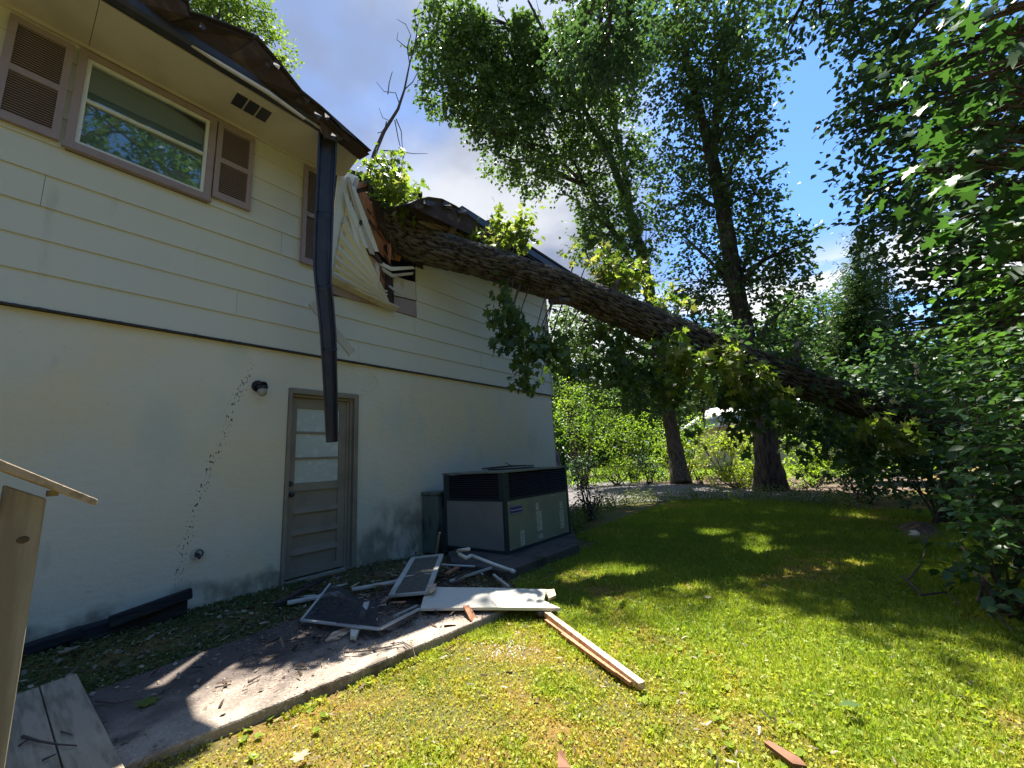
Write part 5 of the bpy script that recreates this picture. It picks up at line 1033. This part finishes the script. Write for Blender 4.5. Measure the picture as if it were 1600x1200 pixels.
# ================================================================== DEBRIS
def solo(mb, name, label, cat, material, group=None, bevel=0, smooth=False): return tag(mb.build(name, material, bevel=bevel, smooth=smooth), label, cat, group)
def flat(pts, z, th): return MB().slab([PG(x, y, z) for x, y in pts], (0, 0, th))
def bar(p0, p1, w, t, z0=.02, z1=None, up=(0, 0, 1)):
    return MB().bar(PG(*p0, z0), PG(*p1, z1 if z1 is not None else z0), w, t, up)
wb = MB(); z0 = .045
c4 = [PG(655, 950, .05), PG(668, 916, .09), PG(866, 921, .05), PG(876, 951, .02)]
wb.slab([PG(657, 950, .06), PG(661, 935, .07), PG(668, 917, .10), PG(770, 918, .09), PG(866, 921, .06), PG(852, 928, .055), PG(850, 938, .05), PG(876, 950, .03), PG(800, 949, .04), PG(745, 949, .05)], (0, 0, -.022))
solo(wb, 'painted_board', 'large flat white painted panel lying across the end of the walk', 'panel', M['boardw'], bevel=.002)
solo(flat([(852, 926), (866, 924), (869, 934), (858, 939)], .06, .02), 'wood_chunk', 'torn pale wood chunk on the right end of the white panel', 'wood scrap', M['lumber'])
solo(MB().slab([PG(x, y, z) for x, y, z in [(667, 918, .11), (682, 914, .12), (680, 922, .12), (672, 928, .11)]], (0, 0, .015)), 'wood_chunk', 'small tan wood chip on the left corner of the white panel', 'wood scrap', M['lumber'])
# split 2x4 on the lawn
A_, B_ = PG(846, 957, -.03), PG(1004, 1072, -.03)
mb = MB().bar(A_+Vector((0, 0, .02)), B_, .040, .035, (0, 0, 1)); o = solo(mb, 'split_stud', 'long split pale stud lying on the lawn pointing to the lower right', 'lumber', M['lumber'], bevel=.003)
dd = (B_-A_).normalized(); sd = Vector((-dd.y, dd.x, 0))
for k, (f0, f1, s_, w) in enumerate([(.12, .95, -.034, .022), (.35, .85, -.05, .012)]):
    q = MB().bar(A_.lerp(B_, f0)+sd*s_+Vector((0, 0, -.008)), A_.lerp(B_, f1)+sd*(s_*.7)+Vector((0, 0, -.01)), w, .02).build('splinter', M['ply']); q.parent = o
solo(MB().ball(PG(846, 958, -.01), .03, 8, 6, (1.4, 1, .8)), 'wood_knot', 'dark knotty wood lump at the upper end of the split stud', 'wood scrap', M['twig'])
solo(MB().slab([PG(724, 950, .05), PG(733, 949, .05), PG(747, 972, -.03), PG(745, 980, -.05), (PG(735, 972, .0))], (0, 0, .018)), 'orange_splinter', 'orange split wood wedge leaning over the kerb below the white panel', 'wood scrap', M['ply'])
solo(MB().slab([PG(1195, 1166, -.04), PG(1202, 1163, -.04), PG(1250, 1190, -.04), PG(1262, 1204, -.04), PG(1240, 1200, -.04)], (0, 0, .015)), 'brown_splinter', 'thin brown splinter on the grass at the bottom edge of the view', 'wood scrap', M['splitbrown'])
solo(MB().slab([PG(872, 1180, -.04), PG(878, 1176, -.03), PG(892, 1205, -.04), PG(872, 1205, -.04)], (0, 0, .012)), 'orange_splinter', 'small orange wood sliver on the grass at the bottom middle', 'wood scrap', M['splitbrown'])
# window screen with its white frame
SC = empty('window_screen', 'bent window screen with white aluminium frame and dark mesh lying on the walk', 'window screen', tuple(PG(560, 960, .02)))
p1, p2, p3, p4, p5 = PG(516, 912, .16), PG(471, 969, .05), PG(593, 983, .06), PG(656, 951, .05), PG(600, 925, .03)
for a_, b_ in ((p1, p2), (p2, p3), (p3, p4)): MB().bar(a_, b_, .026 if a_ != p1 else .016, .012).build('frame', M['alu'], SC)
MB().bar(PG(617, 962, .06), PG(652, 946, .055), .014, .01).build('frame', M['alu'], SC)
ms = bpy.data.materials.new('insect_mesh'); ms.use_nodes = True; t = ms.node_tree; b = t.nodes['Principled BSDF']; b.inputs['Base Color'].default_value = (.02, .028, .04, 1); b.inputs['Alpha'].default_value = .72; M['mesh'] = ms
mb = MB(); n = 10; G = [[None]*(n+1) for _ in range(n+1)]
for i in range(n+1):
    for j in range(n+1):
        u, v = i/n, j/n; p = (p2*(1-u)+p3*u)*(1-v)+(p1*(1-u)+PG(590, 938, .06)*u)*v; G[i][j] = p+Vector((0, 0, -.018*math.sin(u*7+v*3)+.012*math.sin(v*9+u*4)-.008))
vs = [G[i][j] for i in range(n+1) for j in range(n+1)]; fs = [(i*(n+1)+j, (i+1)*(n+1)+j, (i+1)*(n+1)+j+1, i*(n+1)+j+1) for i in range(n) for j in range(n)]
mb.add(vs, fs).build('mesh', M['mesh'], SC, smooth=True)
# tan framed screen panel leaning on the debris
TF = empty('framed_panel', 'tan wooden framed screen panel lying tilted beside the white panel', 'window screen', tuple(PG(650, 905, 0)))
f1, f2, f3, f4 = PG(646, 872, .20), PG(690, 867, .20), PG(668, 926, .10), PG(611, 931, .06)
for a_, b_, w in ((f1, f2, .03), (f2, f3, .045), (f4, f1, .05), (f3, f4, .035)): MB().bar(a_, b_, w, .02).build('frame', M['greyply'], TF)
MB().bar((f1*.45+f4*.55), (f2*.45+f3*.55), .012, .012).build('crossbar', M['boardw'], TF)
MB().slab([p-Vector((0, 0, .008)) for p in (f1, f2, f3, f4)], (0, 0, .004)).build('screen', mat('dusty_screen', (.10, .095, .075), .9, .1, noise=[(30, (.16, .14, .11), .5, .7, U)]), TF)
for (pa, pb, w, t_, za, zb, lab, mt) in [
    ((449, 942), (531, 926), .085, .018, .03, .03, 'pale board in the dirt crossed by the screen frame', 'greyply'),
    ((550, 921), (622, 908), .07, .018, .04, .05, 'pale board poking out from under the tan framed panel', 'greyply'),
    ((432, 945), (505, 905), .05, .03, .03, .05, 'dark narrow board leaning in the dirt by the door step', 'roof'),
    ((478, 906), (540, 890), .04, .02, .03, .03, 'thin brown strip lying along the door sill', 'doorp'),
    ((565, 965), (573, 942), .045, .02, .04, .05, 'short grey strip lying on the screen mesh', 'greyply'),
    ((690, 882), (742, 885), .02, .015, .05, .05, 'thin white strip behind the tan framed panel', 'white'),
    ((703, 908), (768, 887), .03, .02, .05, .07, 'grey metal strip in front of the concrete pad', 'alu'),
    ((771, 898), (795, 917), .022, .018, .08, .04, 'short pale stick beside the white panel top edge', 'greyply'),
    ((697, 897), (716, 886), .05, .02, .05, .06, 'reddish split wood piece in the dark behind the white panel', 'ply'),
    ((681, 868), (687, 832), .02, .015, .12, .45, 'thin pale stick leaning against the air conditioner corner', 'greyply'),
    ((712, 905), (735, 892), .02, .012, .10, .09, 'thin dark strip by the tan framed panel', 'twig')]:
    solo(bar(pa, pb, w, t_, za, zb), 'broken_board', lab, 'board', M[mt], 'broken boards and strips under the damaged window', bevel=.002)
solo(flat([(548, 985), (556, 981), (564, 984), (556, 1002), (547, 1000)], .012, .03), 'white_block', 'short bright white block on the sunlit walk below the screen', 'wood scrap', M['boardw'], bevel=.003)
solo(flat([(508, 1003), (520, 990), (545, 982), (552, 985), (530, 1000)], .005, .012), 'wood_chunk', 'pale wedge shaped scrap on the sunlit edge of the walk', 'wood scrap', M['lumber'])
rq = random.Random(11)
for i in range(26):
    px_, py_ = rq.uniform(455, 800), rq.uniform(885, 960); 
    if px_ > 650 and py_ > 912: px_ -= 190
    mi = rq.randrange(6); a_ = rq.uniform(0, 3.14); L_ = rq.uniform(.06, .24); c_ = PG(px_, py_, rq.uniform(.01, .05)); d_ = Vector((math.cos(a_), math.sin(a_), rq.uniform(-.12, .2)))*L_
    n_ = Vector((-d_.y, d_.x, 0)).normalized()*rq.uniform(.006, .022)
    mb = MB().slab([c_-n_, c_+d_*.4-n_*1.3, c_+d_-n_*.1, c_+d_*.75+n_*.4, c_+d_*.5+n_*.7, c_+d_*.2+n_*1.1, c_+n_*.6], (0, 0, rq.uniform(.004, .012)))
    solo(mb, 'splinter', ('small jagged %s splinter strewn %s' % (['pale', 'grey', 'orange', 'blackish', 'dark brown', 'brown'][mi], 'left of the window screen by the door step' if px_ < 530 else 'between window screen and tan framed panel' if px_ < 640 else 'behind the white panel near the air conditioner')), 'splinter', M[['lumber', 'greyply', 'ply', 'roof', 'twig', 'splitbrown'][mi]], 'splinters strewn below the damaged window')
# white pipe with an elbow
solo(MB().tube([PG(716, 860, .28), PG(733, 858, .33)], .016, 10).tube([PG(716, 860, .28), PG(718, 866, .24), PG(728, 872, .2), PG(737, 868, .22)], .02, 10).tube([PG(737, 868, .22), PG(770, 881, .15), PG(803, 893, .07)], .017, 10).tube([PG(798, 891, .08), PG(804, 894, .068)], .022, 10), 'plastic_pipe', 'white plastic pipe with an elbow lying on the pad edge', 'pipe', M['pvc'], smooth=True)
# timbers by the wall
for (pa, pb, w, h_, lab) in [((104, 1004), (288, 956), .13, .12, 'long black landscape timber lying along the wall foot'), ((30, 1014), (128, 1000), .12, .07, 'shorter sunken black timber at the left end of the wall foot')]:
    A2, B2 = PG(*pa, -.02), PG(*pb, .0); A2.y = max(A2.y, 4.72); A2.y = min(A2.y, 4.80); B2.y = 4.78
    solo(MB().bar(A2+Vector((0, 0, .04)), B2+Vector((0, 0, .06)), w, h_), 'landscape_timber', lab, 'timber', M['timber'], bevel=.012)
solo(MB().bar((.72, 4.66, .10), (1.25, 4.70, .17), .05, .09), 'landscape_timber', 'black rotten timber stacked on the long one by the wall', 'timber', M['timber'], bevel=.012)
# sticks on the walk, deck and lawn
def stick(pts, r, lab, z=.012, mt='twig', cat='stick'):
    P_ = [PG(x, y, z+random.uniform(0, .012)) for x, y in pts]; solo(MB().tube(P_, [r*(1-.6*i/(len(P_)-1)) for i in range(len(P_))], 6), 'fallen_twig', lab, cat, M[mt], 'twigs dropped by the fallen tree')
stick([(538, 1019), (565, 1018), (600, 1012), (630, 1005), (640, 1014)], .006, 'curved bare twig on the sunlit walk')
stick([(610, 1006), (630, 1003), (645, 1012), (650, 1030)], .004, 'thin hooked twig hanging over the walk edge')
stick([(35, 1150), (60, 1158), (90, 1163), (120, 1165)], .006, 'thin bent twig lying across the two deck boards', z=.046)
stick([(30, 1165), (48, 1152)], .005, 'short twig at the left of the deck boards', z=.046)
stick([(95, 1143), (113, 1148)], .004, 'tiny dark twig on the right deck board', z=.046)
stick([(66, 1188), (88, 1178)], .006, 'short thick twig across the deck board gap', z=.046)
stick([(150, 1095), (180, 1099), (212, 1092)], .006, 'twig on the dark shaded walk near the deck boards')
stick([(388, 1066), (408, 1055)], .007, 'short dark stick on the shaded walk')
stick([(440, 1003), (480, 996), (510, 1004)], .005, 'thin twig beside the screen corner')
stick([(1410, 900), (1440, 930), (1480, 925), (1500, 945)], .012, 'crooked dark branch on the shaded lawn edge at the right', z=.03)
stick([(1420, 905), (1440, 880), (1450, 840), (1448, 822)], .008, 'upright dead twig at the lawn edge on the right', z=.05)
stick([(1530, 935), (1560, 960), (1580, 985)], .010, 'long dark stick under the low leafy shrub', z=.02)
stick([(1190, 1110), (1210, 1130), (1214, 1108)], .004, 'small forked twig in the bright grass near the bottom')
# single fallen leaves
def oneleaf(x, y, s_, lab, leaf='fallen', z=.01, rot=0.):
    p = PG(x, y, z); d_ = np.array([[math.cos(rot), math.sin(rot), .05]])
    o = leafcloud('fallen_leaf', np.array([tuple(p)]), d_, np.array([[.1, .1, 1.]]), s_, 'lobed', LF[leaf], tint=np.array([.6])); tag(o, lab, 'leaf', None)
oneleaf(226, 1105, .13, 'pale lobed leaf on the shaded part of the walk', rot=1.2)
oneleaf(1345, 1100, .10, 'dark green leaf lying in the bright lawn', 'oak', z=0, rot=2.2)
oneleaf(460, 1192, .09, 'curled dry leaf on the grass beside the kerb at the bottom', 'litter', z=-.03, rot=.5)
oneleaf(90, 1022, .14, 'big pale leaf on the litter beside the post', 'litter', z=.02, rot=.4)
oneleaf(1107, 935, .07, 'tiny white leaf at the edge of the shadow on the lawn', 'litter', z=-.02, rot=.4)

# ================================================================== GRASS, LITTER
def inpoly(x, y, poly):
    c = np.zeros(len(x), bool); n = len(poly); j = n-1
    for i in range(n):
        xi, yi = poly[i]; xj, yj = poly[j]
        c ^= ((yi > y) != (yj > y)) & (x < (xj-xi)*(y-yi)/(yj-yi+1e-12)+xi); j = i
    return c
walkpoly = [(p[0], p[1]) for p in ed]+bk
def visible(x, y, z=0., mx_=60):
    P_ = np.stack([x, y, np.full(len(x), z-CAMZ)], 1); dz = P_ @ np.array(F_); px = 800+FPX*(P_ @ np.array(RT))/dz; py = 600-FPX*(P_ @ np.array(UP))/dz
    return (dz > .2) & (px > -mx_) & (px < 1600+mx_) & (py < 1290) & (py > 500)
def scatter(n, rmin, rmax, pw, a0=-55, a1=78):
    u = rng.uniform(size=n); e = 1-pw
    r = (rmin**e+u*(rmax**e-rmin**e))**(1/e); a = rng.uniform(R_(a0), R_(a1), n); return r*np.cos(a), r*np.sin(a), r
drv = [(p.x, p.y) for p in near+farp]
def lawnmask(x, y):
    m_ = ~inpoly(x, y, walkpoly) & ~inpoly(x, y, drv) & visible(x, y)
    lim = np.interp(x, [-2, .47, .91, 1.65, 2.63, 3.0, 3.3, 3.8, 5.7, 6.2, 7.7, 10.5, 30], [2.55, 2.55, 2.48, 2.38, 2.28, 2.25, 2.7, 2.95, 2.95, 4.6, 4.7, 6, 9])
    m_ &= (y < lim)
    nr = np.array([(p.x, p.y) for p in near]); 
    fx = np.interp(y, nr[::-1, 1], nr[::-1, 0]); m_ &= x < fx+.05
    return m_
x, y, r = scatter(1500000, 1.1, 15, .35)
k = lawnmask(x, y); x, y, r = x[k], y[k], r[k]
z = gz(x, y); P3 = np.stack([x, y, x*0], 1)
patch = pn(P3, 1.1, 60); moss = sst(.0, .7, pn(P3, .9, 62)+.35*pn(P3, 5, 63)+.75*(1-sst(1.6, 3.6, x))-.2)
bare = pn(P3, 6.0, 64); keep = rng.uniform(size=len(x)) < np.clip(.98-.35*moss-.2*(bare > .45), .2, 1)
x, y, z, r, patch, moss = [q[keep] for q in (x, y, z, r, patch, moss)]
n = len(x); isl = rng.uniform(size=n) < .24
h_ = rng.uniform(.014, .042, n)*(1-.45*moss)*(1+.07*r); ang = rng.uniform(0, 6.28, n); lean = rng.uniform(.15, 1.3, n)
d3 = np.stack([np.cos(ang)*lean, np.sin(ang)*lean, np.ones(n)], 1)
d3[isl, 2] = rng.uniform(.1, .5, isl.sum())
base = np.stack([x, y, z-.004], 1); base[isl, 2] += rng.uniform(.002, .02, isl.sum())
nn = rng.normal(size=(n, 3))+[0, 0, .3]; nn[isl] = rng.normal(size=(isl.sum(), 3))*.4+[0, 0, 1]
tint = np.clip(.5+.3*patch-.4*sst(3, 7, r)+rng.normal(size=n)*.22, 0, 1); dry = np.clip(moss*.75+.05+rng.normal(size=n)*.18, 0, .9)*(rng.uniform(size=n) < .75)  # far blades tinted darker and greener, painting in the shade there
TPL['blade'] = (np.array([(-.09, 0, 0), (.09, 0, 0), (0, 1, .12)]), np.array([(0, 1, 2)]))
TPL['clover'] = (np.array([(0, 0, 0), (.42, .5, .05), (0, 1, -.05), (-.42, .5, .05)]), np.array([(0, 1, 2), (0, 2, 3)]))
b_ = ~isl
leafcloud('lawn_grass', base[b_], d3[b_], nn[b_], (h_*(1.15+.03*r))[b_], 'blade', LF['grass'], tint=tint[b_], dry=dry[b_], kind='stuff')
leafcloud('lawn_ground_cover', base[isl], d3[isl], nn[isl], np.clip((h_*.62)[isl], .009, .03), 'clover', LF['grass'], tint=np.clip(tint[isl]+.15, 0, 1), dry=dry[isl]*.6, kind='stuff')
# weed plants with broad leaves in the lawn
x, y, r = scatter(900, 1.3, 6, .5); k = lawnmask(x, y) & (pn(np.stack([x, y, x*0], 1), 1.7, 66) > -.1); x, y = x[k], y[k]; m_ = 7
ang = rng.uniform(0, 6.28, (len(x), m_)); Bx = np.stack([np.repeat(x[:, None], m_, 1), np.repeat(y[:, None], m_, 1), np.repeat(gz(x, y)[:, None]+.012, m_, 1)], -1)
Dx = np.stack([np.cos(ang), np.sin(ang), rng.uniform(.2, .9, ang.shape)], -1)
leafcloud('lawn_weeds', Bx.reshape(-1, 3), Dx.reshape(-1, 3), np.tile([0, 0, 1.], (Bx.size//3, 1))+rng.normal(size=(Bx.size//3, 3))*.25, rng.uniform(.016, .036, Bx.size//3), 'round', LF['grass'], tint=rng.uniform(.2, .8, Bx.size//3), dry=np.zeros(Bx.size//3), kind='stuff')
# weeds standing along the driveway edge
nr = np.array([(p.x, p.y) for p in near]); s_ = rng.uniform(0, len(nr)-1.001, 1500); i0 = s_.astype(int); f = s_-i0; q = nr[i0]*(1-f)[:, None]+nr[i0+1]*f[:, None]+rng.normal(size=(1500, 2))*[.35, .15]
hh = rng.uniform(.1, .38, 1500); B = []; D = []
for k in range(7): B.append(np.stack([q[:, 0]+rng.normal(size=1500)*.03, q[:, 1]+rng.normal(size=1500)*.03, -.07+hh*(k+.5)/7], 1)); D.append(rng.normal(size=(1500, 3))+[0, 0, .7])
B = np.concatenate(B); D = np.concatenate(D)
leafcloud('driveway_weeds', B, D, rng.normal(size=B.shape)+[0, 0, .5], rng.uniform(.02, .05, len(B)), 'clover', LF['weed'], kind='stuff')
# tufts hugging the kerb
ex = rng.uniform(.3, 2.9, 2600); ey = np.interp(ex, [p[0] for p in ed], [p[1] for p in ed])-rng.uniform(.0, .06, 2600)**1
B = np.stack([ex, ey, -.075+rng.uniform(0, .02, 2600)], 1)
keep = pn(B, 3.0, 70) > -.2; B = B[keep]
leafcloud('kerb_weeds', B, rng.normal(size=B.shape)*[1, 1, .3]+[0, -.2, .8], rng.normal(size=B.shape)+[0, 0, .6], rng.uniform(.010, .028, len(B)), 'clover', LF['grass'], dry=rng.uniform(0, .5, len(B)), kind='stuff')
# shaded strip under the wall: moss, ground ivy and dry litter
x = rng.uniform(-.3, 4.0, 60000); y = rng.uniform(2.5, 4.9, 60000); k = ~inpoly(x, y, walkpoly) & (y > np.interp(x, [-1, 3.0, 3.5], [3.3, 3.3, 2.6])); x, y = x[k], y[k]
dens = pn(np.stack([x, y, x*0], 1), 2.2, 80); k = (rng.uniform(size=len(x)) < np.clip(.55+.6*dens, .08, 1)*np.where(x > 2.3, .25, 1)); x, y = x[k], y[k]
B = np.stack([x, y, gz(x, y)+rng.uniform(.0, .025, len(x))], 1); N = rng.normal(size=B.shape)*.5+[0, 0, 1]; D = rng.normal(size=B.shape)*[1, 1, .35]
leafcloud('shade_ground_cover', B, D, N, rng.uniform(.010, .028, len(B)), 'clover', LF['moss'], kind='stuff')
x = rng.uniform(-.3, 4.2, 9000); y = rng.uniform(2.45, 4.9, 9000); onw = inpoly(x, y, walkpoly); k = (~onw & (y > 2.6)) | (onw & (rng.uniform(size=len(x)) < .35)); x, y, onw = x[k], y[k], onw[k]
B = np.stack([x, y, np.where(onw, .006, gz(x, y)+.02)], 1)
leafcloud('leaf_litter', B, rng.normal(size=B.shape)*[1, 1, .25], rng.normal(size=B.shape)*.45+[0, 0, 1], np.where(rng.uniform(size=len(x)) < .12, rng.uniform(.03, .06, len(x)), rng.uniform(.006, .018, len(x)))*np.where(onw, .6, 1), 'clover', LF['litter'], kind='stuff')
x, y, r = scatter(1500, 1.3, 8, .6); k = lawnmask(x, y); x, y = x[k], y[k]; B = np.stack([x, y, gz(x, y)+.02], 1)
leafcloud('lawn_litter', B, rng.normal(size=B.shape)*[1, 1, .2], rng.normal(size=B.shape)*.5+[0, 0, 1], rng.uniform(.012, .045, len(x)), 'chip', LF['litter'], tint=rng.uniform(0, 1, len(x))**1.5, kind='stuff')
# splinters, bark crumbs and glass bits round the debris
x = rng.normal(2.6, .75, 7500); y = rng.normal(3.4, .5, 7500); k = (y < 4.88) & (x > .6) & (x < 4.3); x, y = x[k], y[k]; onw = inpoly(x, y, walkpoly)
B = np.stack([x, y, np.where(onw, .004, gz(x, y)+.006)+rng.uniform(0, .02, len(x))], 1)
leafcloud('debris_splinters', B, rng.normal(size=B.shape)*[1, 1, .25], rng.normal(size=B.shape)*.4+[0, 0, 1], rng.uniform(.008, .03, len(B))*np.where(rng.uniform(size=len(B)) < .12, 3, 1), 'chip', mat('splinters', (.05, .03, .02), .9, .1, tint=(.38, .28, .19)), tint=rng.uniform(0, 1, len(B))**2.2, kind='stuff')
# glass crumbs in the grass
x = rng.normal(2.35, .16, 500); y = rng.normal(1.95, .13, 500)
B = np.stack([x, y, gz(x, y)+rng.uniform(.004, .016, 500)], 1)
leafcloud('glass_crumbs', B, rng.normal(size=B.shape)*[1, 1, .4], rng.normal(size=B.shape)*.6+[0, 0, 1], rng.uniform(.005, .012, 500), 'clover', mat('glass_crumb', (.5, .55, .6), .08, .8), kind='stuff')
# mulch patch and dirt at the right lawn edge
mp_ = [PG(x, y, 0) for x, y in [(1385, 812), (1420, 802), (1470, 808), (1490, 826), (1470, 842), (1420, 846), (1395, 832)]]
mb = MB(); cc = sum(mp_, Vector())/len(mp_); 
for i in range(len(mp_)):
    a_, b_ = mp_[i].copy(), mp_[(i+1) % len(mp_)].copy(); a_.z = float(gz(a_.x, a_.y))-.03; b_.z = float(gz(b_.x, b_.y))-.03; c_ = cc.copy(); c_.z = float(gz(cc.x, cc.y))+.12
    mb.add([a_, b_, c_], [(0, 1, 2)])
o = mb.build('mulch_pile', M['mulch']); tag(o, 'low brown mulch heap with one pale stone at the right lawn edge', 'mulch pile')
st_ = solo(MB().ball(PG(1428, 834, .05), .07, 9, 6, (1.5, .8, .6)), 'pale_stone', 'flat pale stone on the mulch heap', 'stone', M['concrete_dark'] if False else M['greyply'])
